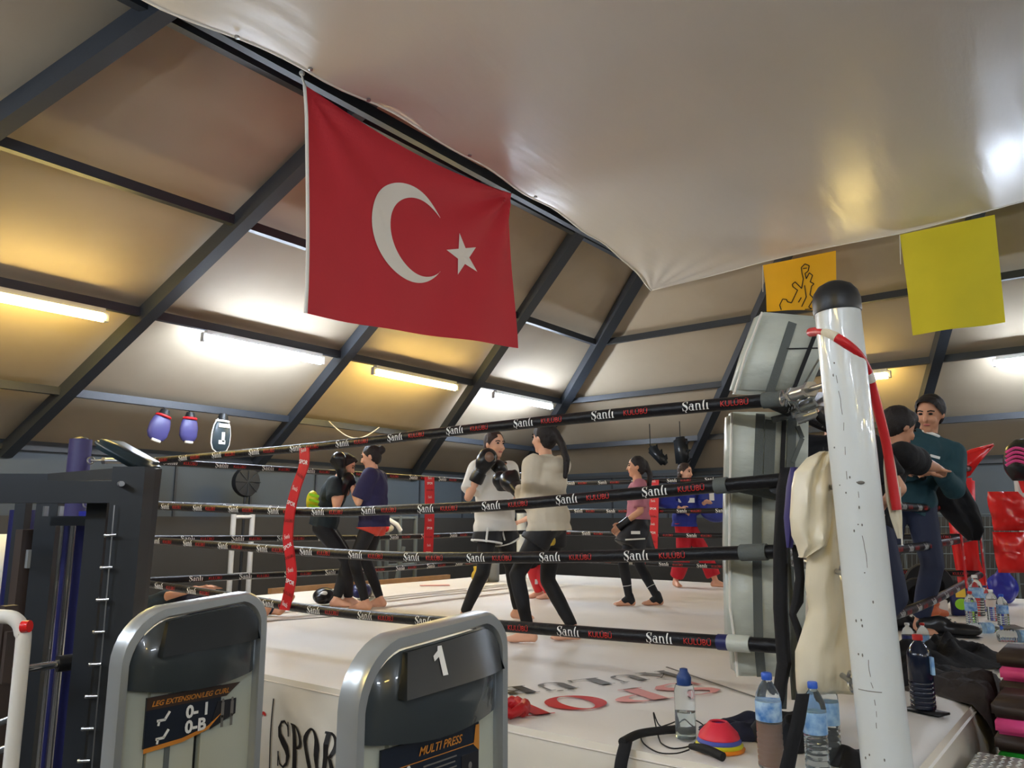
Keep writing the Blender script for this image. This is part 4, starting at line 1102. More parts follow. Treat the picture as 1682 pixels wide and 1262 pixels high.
# purple padding around the far left front corner post and its fittings
PPD = thing('post_pad', 'purple padded sleeve around the far left corner post', 'corner pad', V((-7.25, 3.0, ZC)))
m = MB(); m.tube([V((-7.25, 3.0, ZC + 0.02)), V((-7.25, 3.0, 2.36))], 0.092, 20); obj('sleeve', m, 'purple_vinyl', PPD, 50)
for z in (1.2, 1.9): m = MB(); m.tube([V((-7.25, 3.0, z)), V((-7.25, 3.0, z + 0.05))], 0.095, 20); obj('strap', m, 'navy_vinyl', PPD, 50)
turnbuckle('white taped turnbuckle between the purple post pad and the near top rope', (-7.13, 3.05, 2.17), (-6.82, 3.36, 2.17), 'turnbuckles at the far left corner')
for z in ZR[1:]: turnbuckle('steel turnbuckle beside the purple post pad behind the rack', (-7.13, 3.05, z), (-6.82, 3.36, z), 'turnbuckles at the far left corner')
# tilted black backrest of a bench beyond the rack
BR = thing('bench_backrest', 'black padded bench backrest tilted above the rack corner', 'bench', down(G(205, 760, 4.6)))
a, b = G(176, 728, 4.6), G(246, 768, 4.6); m = MB(); m.bar(a, b, 0.30, 0.06, V((0.2, 0.1, 1))); bevel(obj('pad', m, 'vinyl_teal', BR), 0.02)
m = MB(); m.bar(a.lerp(b, 0.7) - V((0, 0, 0.03)), down(a.lerp(b, 0.9)), 0.06, 0.06, Fd); obj('support', m, 'rack_black', BR)

# ---------------------------------------------------------------- punching mitts hanging from the lowest purlin
XM = -9.15
def mitt(label, top, bot, w0, kind):
    a, b = onX(*top, XM), onX(*bot, XM); d = (b - a); L = d.length; d.normalize()
    t = thing('punch_mitt', label, 'punch mitt', b, 0, 'mitts hanging from the roof purlin')
    sd = d.cross(V((1, 0, 0))).normalized(); M = Matrix((V((1, 0, 0)), sd, -d)).transposed()
    m = MB(); prof = []
    vs = []; fs = []; n = 20; rowsn = [(0.0, 0.45), (0.06, 0.62), (0.2, 0.85), (0.45, 1.0), (0.75, 0.98), (0.92, 0.75), (1.0, 0.35)]
    for s, wd in rowsn:
        c = a.lerp(b, 0.14 + 0.86 * s)
        for k in range(n): q = 2 * PI * k / n; vs.append(c + sd * (w0 / 2 * wd * math.cos(q)) + V((1, 0, 0)) * (0.05 * wd * math.sin(q)))
    for i in range(len(rowsn) - 1):
        for k in range(n): fs.append((i * n + k, i * n + (k + 1) % n, (i + 1) * n + (k + 1) % n, (i + 1) * n + k))
    fs += [tuple(range(n)), tuple((len(rowsn) - 1) * n + k for k in range(n))]
    obj('body', m.add(vs, fs), 'purple_vinyl' if kind == 0 else 'vinyl_teal', t, 70)
    m = MB(); m.tube([a, a.lerp(b, 0.16)], [w0 * 0.2, w0 * 0.27], 12); obj('cuff', m, 'black_vinyl', t, 50)
    m = MB(); c = a.lerp(b, 0.20); m.tube([c + sd * (w0 * 0.32 * math.cos(q * PI / 8)) + V((0.055, 0, 0)) * math.sin(q * PI / 8) for q in range(17)], 0.016, 6); obj('trim', m, 'strap_red' if kind == 0 else 'hem_white', t, 50)
    if kind == 0:
        m = MB(); m.tube([a.lerp(b, 0.985) + sd * (w0 * s), a.lerp(b, 0.985) + sd * (w0 * -s)] if False else [b + sd * (w0 * 0.2) + V((0.03, 0, 0)), b - sd * (w0 * 0.2) + V((0.03, 0, 0))], 0.018, 8); obj('tip_patch', m, 'hem_white', t, 50)
    else:
        m = MB(); m.tube([a.lerp(b, 0.14 + 0.86 * s) + sd * (w0 / 2 * wd) for s, wd in rowsn] + [a.lerp(b, 0.14 + 0.86 * s) - sd * (w0 / 2 * wd) for s, wd in reversed(rowsn)], 0.010, 6); obj('piping', m, 'hem_white', t, 50)
        m = MB(); m.box(a.lerp(b, 0.62) + V((0.055, 0, 0)) - sd * 0.0, (0.01, 0.04, 0.13)); m.box(a.lerp(b, 0.75) + V((0.055, -0.01, 0)), (0.01, 0.09, 0.05)); obj('logo_print', m, 'print_white', t)
        m = MB(); m.box(a.lerp(b, 0.32) + V((0.05, 0, 0)), (0.01, 0.15, 0.05)); obj('logo_print', m, 'hem_white', t)
    m = MB(); zt = ZE + SL * (-9.23 - XL) - 0.1; m.tube([a, V((a.x - 0.06, a.y, zt))], 0.006, 5); obj('hanging_cord', m, 'web_black', t)
mitt('purple punch mitt hanging tilted, leftmost of the three', (272, 674), (254, 724), 0.27, 0)
mitt('purple punch mitt hanging straight, middle of the three', (313, 678), (308, 727), 0.24, 0)
mitt('black and white punch mitt hanging right of the purple ones', (367, 680), (360, 743), 0.26, 1)
m = MB(); m.tube([onX(540 + 83 * k / 12, 692 + 23 * math.sin(PI * (k / 12)) + 10 * k / 12, XM) for k in range(13)], 0.008, 5); tag(obj('clothes_line', m, 'cord_white', None), 'thin pale cord looping below the roof purlin', 'cord')
# kick pads hanging on the back rafter
YK = 12.2
def kick_pad(label, a, b, wd, group='black kick pads hanging at the back'):
    A, B = onY(*a, YK), onY(*b, YK); d = B - A; t = thing('kick_pad', label, 'kick pad', B, 0, group); m = MB()
    m.bar(A, B, wd, 0.14, V((0, 1, 0))); bevel(obj('pad', m, 'black_vinyl', t), 0.045, 3)
    s = d.normalized().cross(V((0, 1, 0))).normalized()
    for f in (0.2, 0.5, 0.8):
        m = MB(); c = A.lerp(B, f); m.tube([c + s * (wd * 0.4), c + s * (wd * 0.75) + V((0, -0.05, 0)), c + s * (wd * 0.4) + d * 0.08], 0.022, 6); obj('strap', m, 'web_black', t, 50)
    m = MB(); zz = ZE + SB * (YB - YK); m.tube([A, V((A.x, A.y, zz))], 0.008, 5); obj('hanging_cord', m, 'web_black', t)
kick_pad('black kick pad hanging tilted with loose straps', (1068, 735), (1094, 762), 0.17)
kick_pad('black kick pad hanging upright above the woman in blue', (1117, 718), (1122, 765), 0.24)

# ---------------------------------------------------------------- fan and frames along the left wall
FN = thing('stand_fan', 'dark round stand fan against the left wall', 'fan', down(onX(404, 860, -9.9)))
c = onX(404, 792, -9.9); m = MB(); m.lathe([(0.02, -0.06), (0.20, -0.05), (0.22, 0), (0.20, 0.05), (0.02, 0.06)], c, 24, Matrix.Rotation(PI / 2, 3, 'Y')); obj('cage', m, 'black_plastic', FN, 50)
for k in range(8):
    m = MB(); q = V((0.07, math.cos(k * PI / 4) * 0.2, math.sin(k * PI / 4) * 0.2)); m.tube([c + V((0.06, 0, 0)), c + q], 0.006, 5); obj('cage_wire', m, 'rack_black', FN)
m = MB(); m.tube([down(c, 0.05), c], 0.02, 10); obj('pole', m, 'black_plastic', FN, 50)
m = MB(); m.lathe([(0.22, 0), (0.22, 0.03), (0.05, 0.06)], down(c), 20); obj('base', m, 'black_plastic', FN, 50)
def frame_rack(label, pxs, ytop, ybot, X, mt, group=None):
    t = thing('metal_frame', label, 'frame', down(onX(pxs[0], ybot, X)), 0, group)
    tops = [onX(p, ytop, X) for p in pxs]
    for p in tops: m = MB(); m.tube([down(p), p], 0.035, 10); obj('post', m, mt, t, 50)
    for z in (0.1, 0.55, 0.98): m = MB(); m.tube([tops[0].lerp(V((tops[0].x, tops[0].y, 0)), 1 - z), tops[-1].lerp(V((tops[-1].x, tops[-1].y, 0)), 1 - z)], 0.025, 8); obj('rail', m, mt, t, 50)
frame_rack('grey metal stand with two posts left of the red strap', (384, 415), 845, 965, -9.2, 'lamp_body')
frame_rack('dark metal stand behind the woman in the navy shirt', (637, 657, 683), 848, 950, -9.3, 'web_grey')
SB_ = thing('exercise_bike', 'black exercise bike with white parts beside the navy shirt woman', 'exercise bike', down(onX(640, 900, -9.0)))
c = onX(640, 885, -9.0); m = MB(); m.lathe([(0.05, -0.04), (0.22, -0.03), (0.22, 0.03), (0.05, 0.04)], V((c.x, c.y, 0.55)), 24, Matrix.Rotation(PI / 2, 3, 'Y')); obj('flywheel', m, 'black_plastic', SB_, 50)
m = MB(); m.tube([V((c.x, c.y - 0.4, 0.08)), V((c.x, c.y + 0.4, 0.08))], 0.04, 10); m.tube([V((c.x, c.y, 0.1)), V((c.x, c.y - 0.2, 1.0)), V((c.x, c.y - 0.25, 1.55))], 0.035, 10); m.tube([V((c.x, c.y, 0.1)), V((c.x, c.y + 0.3, 1.25))], 0.035, 10); obj('frame', m, 'web_grey', SB_, 50)
m = MB(); m.ball(onX(634, 868, -8.9), (0.05, 0.16, 0.07)); obj('seat', m, 'cream_cloth', SB_, 50)
m = MB(); m.tube([onX(628, 858, -8.9), onX(636, 852, -8.9), onX(652, 862, -8.8), onX(658, 872, -8.8)], 0.035, 8); obj('handlebar', m, 'hem_white', SB_, 50)
m = MB(); m.ball(onX(633, 868, -8.75), 0.06); obj('knob', m, 'strap_red', SB_, 50)

# ---------------------------------------------------------------- things lying on the canvas at the far left
def mini_glove(label, px, py, m1, m2, group='boxing gloves lying on the canvas'):
    p = onZ(px, py, ZC); t = thing('boxing_glove', label, 'boxing glove', p, 0, group)
    m = MB(); m.ball(p + V((0, 0, 0.095)), (0.10, 0.13, 0.085)); m.ball(p + V((0.06, -0.09, 0.075)), (0.05, 0.07, 0.05)); union('fist', m, 0.012, m1, t, 4)
    m = MB(); m.tube([p + V((0, 0.10, 0.085)), p + V((-0.02, 0.20, 0.08))], [0.07, 0.078], 14); obj('cuff', m, m2, t, 50)
    m = MB(); m.ball(p + V((0.06, -0.05, 0.12)), (0.03, 0.05, 0.03)); obj('patch', m, 'print_white', t, 50)
mini_glove('black and white boxing glove on the canvas by the red strap', 532, 995, 'glove_black', 'hem_white')
mini_glove('navy and white boxing glove on the canvas between two pairs of legs', 592, 985, 'navy_vinyl', 'hem_white')
for px, py, mt, lb, sz in ((782, 957, 'gold', 'small yellow bag on the canvas behind the woman in white', (0.12, 0.12, 0.20)), (794, 957, 'hem_white', 'small white box on the canvas beside the yellow bag', (0.1, 0.1, 0.10)), (806, 956, 'box_grey', 'grey box on the canvas behind the woman in white', (0.2, 0.16, 0.26)), (846, 955, 'lamp_body', 'pale round bucket on the canvas behind the cream hoodie', (0.16, 0.16, 0.17))):
    p = onZ(px, py, ZC); m = MB()
    if mt == 'lamp_body': m.lathe([(0.07, 0.004), (0.09, 0.17), (0.085, 0.17), (0.08, 0.13)], p, 18); o = obj('bucket', m, mt, None, 50); tag(o, lb, 'bucket')
    elif mt == 'gold': m.ball(p + V((0, 0, 0.085)), (0.07, 0.07, 0.085)); m.tube([p + V((0, 0, 0.15)), p + V((0, 0, 0.22))], [0.03, 0.045], 10); o = union('cloth_bag', m, 0.01, mt, None, 3); tag(o, lb, 'bag')
    else: m.box(p + V((0, 0, sz[2] / 2 + 0.006)), sz); o = obj('carton', m, mt); bevel(o, 0.01); tag(o, lb, 'box')
m = MB(); m.tube([onZ(830, 1178, ZC) + V((0, 0, 0.03)) + V((0.09 * math.cos(k * PI / 10), 0.09 * math.sin(k * PI / 10), 0.01 * (k % 3))) for k in range(34)], 0.022, 8); tag(obj('rolled_strap', m, 'dark_red', None, 60), 'rolled red strap on the canvas edge beside the number 1 tower', 'strap')

# ---------------------------------------------------------------- gear at the near corner: bottles, cones, jump rope, clothes
p = onZ(1127, 1216, ZC); SBt = thing('sports_bottle', 'clear sports bottle with navy cap and some water on the near canvas edge', 'bottle', p)
m = MB(); m.lathe([(0.032, 0.004), (0.039, 0.009), (0.040, 0.05), (0.040, 0.175), (0.038, 0.195), (0.033, 0.207)], p, 28); obj('body', m, 'water_plastic', SBt, 50)
m = MB(); m.lathe([(0.035, 0.010), (0.036, 0.105), (0.002, 0.106)], p, 28); obj('water', m, 'water_plastic', SBt, 50)
m = MB(); m.lathe([(0.028, 0.204), (0.029, 0.232), (0.024, 0.245), (0.017, 0.255), (0.015, 0.266), (0.009, 0.268)], p, 24); obj('cap', m, 'cap_navy', SBt, 50)
bottle('large water bottle with blue label and brown drink at the picture bottom', (-1.06, 2.80, ZC), 0.315, 0.044, 'water_plastic', 'cap_blue', 'label_blue', 'large bottles at the near corner', None, 0.50, 0.70)
m = MB(); m.lathe([(0.03, 0.008), (0.040, 0.012), (0.040, 0.150), (0.002, 0.151)], V((-1.06, 2.80, ZC)), 24); obj('drink', m, 'cola_drink', bpy.data.objects['water_bottle'], 50)
bottle('large water bottle with pale label nearest the white post', (-0.925, 2.87, ZC), 0.29, 0.040, 'water_plastic', 'cap_blue', 'label_pale', 'large bottles at the near corner', None, 0.42, 0.66)
bottle('large water bottle half hidden behind the pale labelled one', (-0.92, 2.99, ZC), 0.31, 0.042, 'water_plastic', 'cap_blue', 'label_pale', 'large bottles at the near corner', None, 0.42, 0.66)
p0 = onZ(1182, 1232, ZC)
for k, (mt, lb) in enumerate((('orange', 'orange marker cone at the bottom of the small stack'), ('cone_yellow', 'yellow marker cone in the middle of the small stack'), ('cone_blue', 'blue marker cone just under the red one'), ('cone_red', 'red marker cone on top of the small stack'))):
    p = p0 + V((0, 0, 0.003 + 0.0125 * k)); m = MB(); m.lathe([(0.092 - 0.006 * k, 0), (0.094 - 0.006 * k, 0.006), (0.070, 0.022), (0.034, 0.060), (0.030, 0.0605), (0.026, 0.056), (0.066, 0.018)], p, 32)
    tag(obj('marker_cone', m, mt, None, 35), lb, 'marker cone', 'stacked marker cones')
JR = thing('jump_rope', 'black jump rope with foam handles on the near canvas edge', 'jump rope', onZ(1100, 1225, ZC))
zz = ZC + 0.006
m = MB(); m.tube(resample([onZ(x, y, zz) + V((0, 0, h)) for x, y, h in ((1112, 1196, 0.01), (1085, 1202, 0.02), (1074, 1192, 0.05), (1082, 1212, 0.0), (1090, 1224, 0), (1110, 1230, 0), (1140, 1222, 0), (1158, 1200, 0.01), (1130, 1188, 0.02), (1100, 1194, 0.01), (1058, 1205, 0), (1056, 1220, 0), (1080, 1236, 0), (1110, 1238, 0), (1132, 1232, 0))], 8), 0.0028, 6); obj('cord', m, 'black_rubber', JR, 50)
m = MB(); a, b = onZ(1134, 1234, zz), onZ(1188, 1252, zz); m.tube(resample([a + V((0, 0, 0.016)), a.lerp(b, 0.5) + V((0, 0, 0.024)), b + V((0, 0, 0.016))], 5), [0.010 + 0.006 * min(1, k / 4) for k in range(11)], 12); obj('handle', m, 'black_rubber', JR, 50)
m = MB(); m.tube(resample([onZ(x, y, zz) + V((0, 0, 0.018)) for x, y in ((1126, 1206), (1090, 1208), (1050, 1214), (1022, 1228))], 6), 0.016, 12); obj('handle', m, 'black_rubber', JR, 50)
BW = thing('wrist_wrap', 'black and white patterned wrap hanging over the near canvas edge', 'wrap', onZ(1012, 1235, ZC))
m = MB(); P = [V((onZ(1024, 1226, ZC).x, 2.74, ZC + 0.02)), V((onZ(1012, 1238, ZC).x, 2.68, ZC + 0.01)), V((onZ(1010, 1240, ZC).x, 2.635, ZC - 0.06)), V((onZ(1008, 1240, ZC).x, 2.63, ZC - 0.2))]
m.tube(resample(P, 6), 0.024, 10, True, 0.45); obj('band', m, 'black_cloth', BW, 50)
rn = random.Random(2)
for k in range(16): m = MB(); m.ball(P[2].lerp(P[3], rn.random()) + V((rn.uniform(-0.016, 0.016), -0.012, 0)), (0.005, 0.003, 0.006), None, 6, 4); obj('spot', m, 'print_white', BW)
heap('dark_jacket', 'navy black jacket lying crumpled behind the marker cones', 'jacket', V((-1.30, 3.20, ZC)), 0.24, 0.15, 0.075, 'navy_cloth', 0.75, 3)
heap('black_clothes', 'heap of black clothes behind the large water bottles', 'clothes', V((-1.13, 3.22, ZC)), 0.16, 0.20, 0.15, 'black_cloth', 0.3, 11)
heap('black_clothes', 'black clothes heap at the foot of the white post', 'clothes', V((-0.86, 3.02, ZC)), 0.09, 0.10, 0.09, 'black_cloth', 0.1, 17)
# hanging clothes and belts at the corner
drape('training_jacket', 'cream satin jacket sleeve hanging over the corner ropes', 'jacket', [(742, 1346, 1364), (752, 1326, 1366), (775, 1305, 1367), (800, 1300, 1367), (850, 1297, 1366), (880, 1300, 1364), (897, 1308, 1358), (916, 1313, 1322)], 2.86, 0.09, 'cream_satin', 2, 0.35, seed=4)
drape('training_trousers', 'cream cotton training trousers hanging down beside the white post', 'trousers', [(780, 1352, 1392), (840, 1342, 1396), (900, 1326, 1398), (960, 1322, 1400), (1000, 1328, 1402), (1040, 1316, 1404), (1070, 1306, 1408), (1100, 1306, 1408), (1132, 1308, 1408), (1140, 1310, 1408)], 2.90, 0.10, 'cream_cloth', 1, 0.28, seed=9)
m = MB(); pts = [G(x, y, 3.04) for x, y in ((1338, 1046), (1366, 1056), (1366, 1076), (1338, 1068), (1338, 1046))]
drape('black_jacket', 'black striped jacket part squeezed behind the white post', 'jacket', [(735, 1352, 1380), (760, 1350, 1385), (790, 1356, 1388), (806, 1372, 1390)], 2.93, 0.06, 'black_cloth', 3, 0.3, seed=2)
drape('purple_jacket', 'purple jacket edge with white stripe hanging at the corner ropes', 'jacket', [(768, 1298, 1318), (800, 1292, 1312), (850, 1288, 1306), (900, 1292, 1302)], 2.92, 0.06, 'purple_cloth', 1, 0.2, seed=5)
def belt(label, rows, fw, mt, th=0.03): return drape('hanging_belt', label, 'belt', rows, fw, th, mt, 1, 0.2, seed=int(rows[0][1]), n=10, group='belts and straps hanging at the near corner')
belt('wide black trouser leg hanging from the corner ropes to the canvas', [(768, 1282, 1312), (800, 1276, 1298), (900, 1270, 1294), (1000, 1270, 1294), (1090, 1276, 1300), (1150, 1268, 1288), (1195, 1250, 1275)], 3.10, 'black_cloth', 0.06)
belt('black belt hanging close to the cream trousers', [(895, 1300, 1318), (950, 1306, 1322), (990, 1300, 1320), (1010, 1296, 1308), (1040, 1306, 1320), (1062, 1312, 1322)], 2.95, 'black_cloth')
belt('grey striped strap hanging beside the black trouser leg', [(880, 1290, 1296), (960, 1293, 1301), (1020, 1298, 1310), (1090, 1296, 1316), (1150, 1300, 1310)], 3.14, 'web_grey')
belt('thin grey strap hanging lowest behind the black clothes', [(1060, 1284, 1296), (1120, 1282, 1294), (1165, 1280, 1292)], 3.2, 'web_grey')
belt('black strap running down past the large bottle', [(1140, 1308, 1330), (1190, 1298, 1322), (1230, 1288, 1312), (1262, 1280, 1306), (1300, 1274, 1300)], 2.62, 'black_cloth', 0.02)
# red and white rope laid over the post
RWR = thing('jump_rope', 'red and white beaded jump rope hung over the white post', 'jump rope', G(1400, 560, 2.62))
path = resample([G(x, y, f) for x, y, f in ((1332, 546, 2.80), (1352, 545, 2.66), (1378, 557, 2.60), (1405, 578, 2.60), (1422, 605, 2.66), (1432, 635, 2.70), (1444, 680, 2.72), (1456, 730, 2.74), (1464, 780, 2.75), (1473, 838, 2.75))], 8)
cols = []
n = len(path)
segs = [(0, 9, 'strap_red'), (9, 15, 'cream_cloth'), (15, 34, 'strap_red'), (34, 38, 'hem_white'), (38, 72, 'strap_red')]
for a, b, mt in segs:
    m = MB(); m.tube(path[a:min(b + 1, n)], 0.017 if mt != 'hem_white' else 0.02, 10); obj('rope_section', m, mt, RWR, 60)
WR = thing('hand_wrap', 'white knitted hand wrap hanging beside the red jump rope', 'wrap', G(1455, 850, 2.85))
o = drape('band', '', None, [(730, 1452, 1464), (770, 1451, 1472), (820, 1455, 1480), (850, 1462, 1482), (885, 1474, 1482)], 2.772, 0.02, 'cream_cloth', 2, 0.3, WR, 6); o.location = -OFF[WR.name]
m = MB()
for k in range(4): m.tube([G(1466 + 4 * k, 800, 2.77), G(1470 + 4 * k, 860 + 12 * k, 2.77)], 0.003, 5)
obj('fringe', m, 'hem_white', WR)

# ---------------------------------------------------------------- along the right side of the canvas
pd = onZ(1522, 1172, ZC)
m = MB(); m.box(pd + V((0.0, 0.0, 0.009)), (0.10, 0.17, 0.010), Matrix.Rotation(1.2, 3, 'Z')); PH = tag(obj('phone', m, 'black_plastic'), 'black phone lying under the dark water bottle', 'phone'); bevel(PH, 0.006)
BD = bottle('navy covered bottle with a red cap standing on a phone', pd + V((-0.01, 0.0, 0.016)), 0.32, 0.052, 'dark_plastic_bottle', 'cap_red', None)
m = MB(); m.box(pd + V((0.045, -0.03, 0.21)), (0.012, 0.03, 0.075), Matrix.Rotation(0.5, 3, 'Z')); obj('label_band', m, 'label_pale', BD)
heap('black_hoodie', 'black hoodie lying in a heap on the right canvas edge', 'clothes', V((-1.0, 5.55, ZC)), 0.50, 0.34, 0.13, 'black_cloth', 1.2, 5)
heap('brown_jacket', 'dark brown jacket sliding over the right canvas edge', 'jacket', V((-0.74, 4.70, ZC)), 0.34, 0.36, 0.10, 'brown_cloth', 0.2, 8, edge=PX1)
heap('black_jacket', 'black jacket spread beside the dark bottle', 'jacket', V((-0.98, 4.85, ZC)), 0.24, 0.40, 0.10, 'black_cloth', 0.3, 21)
for px, py, cp, lb, label in ((1494, 1077, 'cap_white', 'navy_vinyl', 'small bottle with navy label behind the black jacket'), (1519, 1077, 'cap_red', 'label_pale', 'small bottle with red cap and pale label behind the black jacket')):
    bottle(label, onZ(px, py, ZC), 0.20, 0.036, 'water_plastic', cp, lb, 'small bottles behind the black jacket', None, 0.3, 0.62)
def shoe(label, px, py, ang, mt, L=0.34, hh=0.13):
    p = onZ(px, py, ZC); t = thing('shoe', label, 'shoe', p, 0, 'shoes on the canvas'); d = V((math.cos(ang), math.sin(ang), 0)); s = V((-d.y, d.x, 0))
    M = Matrix((d, s, UP)).transposed(); m = MB(); m.ball(p + d * (L * 0.2) + V((0, 0, 0.055)), (L * 0.34, 0.058, 0.05), M); m.ball(p - d * (L * 0.22) + V((0, 0, 0.07)), (L * 0.26, 0.048, 0.065), M); m.ball(p - d * (L * 0.1) + V((0, 0, 0.09)), (L * 0.2, 0.045, 0.06), M)
    union('upper', m, 0.012, mt, t, 4, cuts=[(p + V((0, 0, 0.012)), (0, 0, -1), 9)])
    m = MB(); m.ball(p + V((0, 0, 0.012)), (L * 0.53, 0.06, 0.012), M, 20, 6); obj('sole', m, 'black_rubber', t, 50)
    m = MB()
    for k in range(3): c = p + d * (0.0 + 0.03 * k) + V((0, 0, 0.135 - 0.016 * k)); m.tube([c - s * 0.03, c + V((0, 0, 0.008)), c + s * 0.03], 0.004, 5)
    obj('laces', m, 'black_plastic', t)
shoe('large glossy black shoe lying on the right canvas', 1556, 1046, math.radians(0), 'shoe_black', 0.44)
shoe('black shoe with its sole turned beside the white post', 1488, 1036, math.radians(20), 'shoe_black', 0.44)
t = thing('leather_glove', 'tan leather glove resting on the black shoe', 'glove', onZ(1528, 1030, ZC)); q = onD(1526, 1004, 6.6)
m = MB(); m.ball(q, (0.09, 0.06, 0.05)); m.cap(q, 0.04, q + Rd * 0.14 - UP * 0.02, 0.03); m.cap(q, 0.03, q + Rd * 0.08 + UP * 0.06, 0.02); m.cap(q, 0.035, q - Rd * 0.1 - UP * 0.01, 0.03); union('hide', m, 0.01, 'orange_skin', t, 4)
m = MB(); m.box(q + V((0.0, 0, 0.0)), (0.03, 0.02, 0.02)); obj('buckle', m, 'gold', t)
for px, py, h, r, cp, lb, label in ((1650, 1034, 0.27, 0.042, 'cap_blue', 'label_blue', 'water bottle with blue label standing farthest right'), (1632, 1020, 0.26, 0.045, 'cap_white', 'box_pale', 'cloudy pale bottle with a white cap'), (1607, 1012, 0.36, 0.06, 'cap_white', 'label_pale', 'tall clear bottle behind the reddish strap'), (1598, 1030, 0.28, 0.045, 'cap_red', 'label_blue', 'clear bottle with a red cap beside the lime packet'), (1622, 1005, 0.24, 0.04, 'cap_navy', 'label_pale', 'small bottle partly hidden behind the cloudy one')):
    bottle(label, onZ(px, py, ZC), h, r, 'water_plastic', cp, lb, 'bottles at the far right of the canvas')
bottle('water bottle lying on its side near the canvas edge', onZ(1640, 1056, ZC), 0.30, 0.042, 'water_plastic', 'cap_blue', 'label_pale', 'bottles at the far right of the canvas', 0.45)
bottle('water bottle lying behind the black hoodie', onZ(1592, 1042, ZC), 0.26, 0.04, 'water_plastic', 'cap_blue', 'label_pale', 'bottles at the far right of the canvas', 0.7)
for (px, py, sz, mt, lab) in ((1578, 1012, (0.14, 0.06, 0.24), 'navy_vinyl', 'navy packet with lime and yellow print behind the near strap'), (1536, 1012, (0.2, 0.1, 0.14), 'box_pale', 'pale pinkish carton behind the tan glove')):
    p = onZ(px, py, ZC) + V((0, 0, sz[2] / 2 + 0.005)); t = thing('carton', lab, 'box', p - V((0, 0, sz[2] / 2))); Mz = Matrix.Rotation(YAW, 3, 'Z')
    m = MB(); m.box(p, sz, Mz); bevel(obj('box', m, mt, t), 0.006)
    if mt == 'navy_vinyl':
        m = MB(); m.box(p - Fd * 0.034 + UP * 0.08, (0.09, 0.004, 0.08), Mz); obj('print', m, 'yellow', t)
        m = MB(); m.ball(p - Fd * 0.034 - UP * 0.02, (0.06, 0.004, 0.05), Mz); obj('print', m, 'lime', t, 50)
for px, py, lab in ((1600, 1040, 'flat magazine lying among the bottles'), (1640, 1045, 'flat magazine at the right end of the canvas')):
    p = onZ(px, py - 12, ZC) + V((0, 0, 0.008 if px == 1600 else 0.020)); m = MB(); m.box(p, (0.3, 0.2, 0.008), Matrix.Rotation(0.4, 3, 'Z')); tag(obj('magazine', m, 'print_grey' if px == 1640 else 'box_pale'), lab, 'magazine')

# red corner pads at the back right corner, bags on the ropes
RCN = V((0.62, -0.78, 0)).normalized(); RCP = V((-1.3, 9.02, 0))
def rc(px, py, o=0.0): d = ray(px, py); return CAM + d * ((RCN.dot(RCP - CAM) + o) / RCN.dot(d))
def red_pad(label, poly, th, o=0.0, mt='red_vinyl'):
    a = [rc(x, y, o) for x, y in poly]; b = [p - RCN * th for p in a]; k = len(a); m = MB()
    t = thing('corner_pad', label, 'corner pad', a[0], 0, 'red corner pads at the back right corner')
    ob = obj('pad_block', m.add(a + b, [tuple(range(k)), tuple(range(2 * k - 1, k - 1, -1))] + [(i, k + i, k + (i + 1) % k, (i + 1) % k) for i in range(k)]), mt, t); bevel(ob, 0.03, 3)
    return t
red_pad('red top pad sticking up above the back right ropes', [(1561, 762), (1578, 748), (1606, 736), (1640, 727), (1612, 760), (1594, 785), (1575, 792)], 0.14, 0.12)
red_pad('long red corner pad standing at the back right corner', [(1562, 785), (1604, 785), (1606, 860), (1612, 920), (1632, 985), (1608, 992), (1586, 960), (1574, 890)], 0.16, 0.0)
RB = thing('red_vest', 'shiny red vinyl body protector hung on the ropes at right', 'vest', rc(1650, 940, 0.6))
def onV(px, py, f=7.0): return G(px, py, f)
drape('upper_panel', '', None, [(808, 1622, 1672), (830, 1624, 1690), (850, 1630, 1700), (872, 1632, 1700)], 7.0, 0.20, 'red_vinyl', 2, 0.2, RB, 3).location = -OFF[RB.name]
drape('lower_panel', '', None, [(874, 1630, 1688), (905, 1634, 1682), (912, 1635, 1686), (941, 1640, 1690)], 7.05, 0.16, 'red_vinyl', 1, 0.15, RB, 8).location = -OFF[RB.name]
drape('red_sleeve_pad', 'red padded sleeve at the right picture edge', 'corner pad', [(742, 1668, 1700), (780, 1672, 1710), (810, 1680, 1715)], 7.3, 0.2, 'red_vinyl', 1, 0.2, seed=12)
t = thing('striped_bag', 'pink and black striped bag hanging at the right picture edge', 'bag', G(1670, 790, 7.1))
drape('body', '', None, [(722, 1668, 1690), (735, 1656, 1695), (755, 1650, 1700), (770, 1652, 1700), (790, 1664, 1690)], 7.1, 0.24, 'black_vinyl', 1, 0.15, t, 3).location = -OFF[t.name]
for k in range(4): m = MB(); m.tube(resample([G(1652, 744 + 7 * k, 6.98), G(1668, 736 + 7 * k, 6.95), G(1690, 742 + 7 * k, 6.97)], 5), 0.014, 6); obj('stripe', m, 'pink', t, 50)
drape('black_hooded_jacket', 'black jacket hanging upside down over the right top rope', 'jacket', [(778, 1548, 1582), (800, 1520, 1588), (830, 1535, 1605), (850, 1552, 1612), (870, 1572, 1616), (888, 1590, 1610)], 6.3, 0.16, 'black_cloth', 2, 0.3, seed=14)
t = thing('ring_stand', 'grey wire shelf rack full of dark gear behind the right ropes', 'shelf rack', down(G(1510, 900, 10.6)))
for px in (1480, 1522, 1565, 1608, 1660):
    q = G(px, 842, 10.6); m = MB(); m.tube([down(q), q], 0.018, 8); obj('post', m, 'web_grey', t, 50)
for py in (845, 866, 888, 910, 935, 960):
    m = MB(); m.tube([G(1470, py, 10.6), G(1690, py, 10.6)], 0.009, 6); obj('shelf_wire', m, 'web_grey', t)
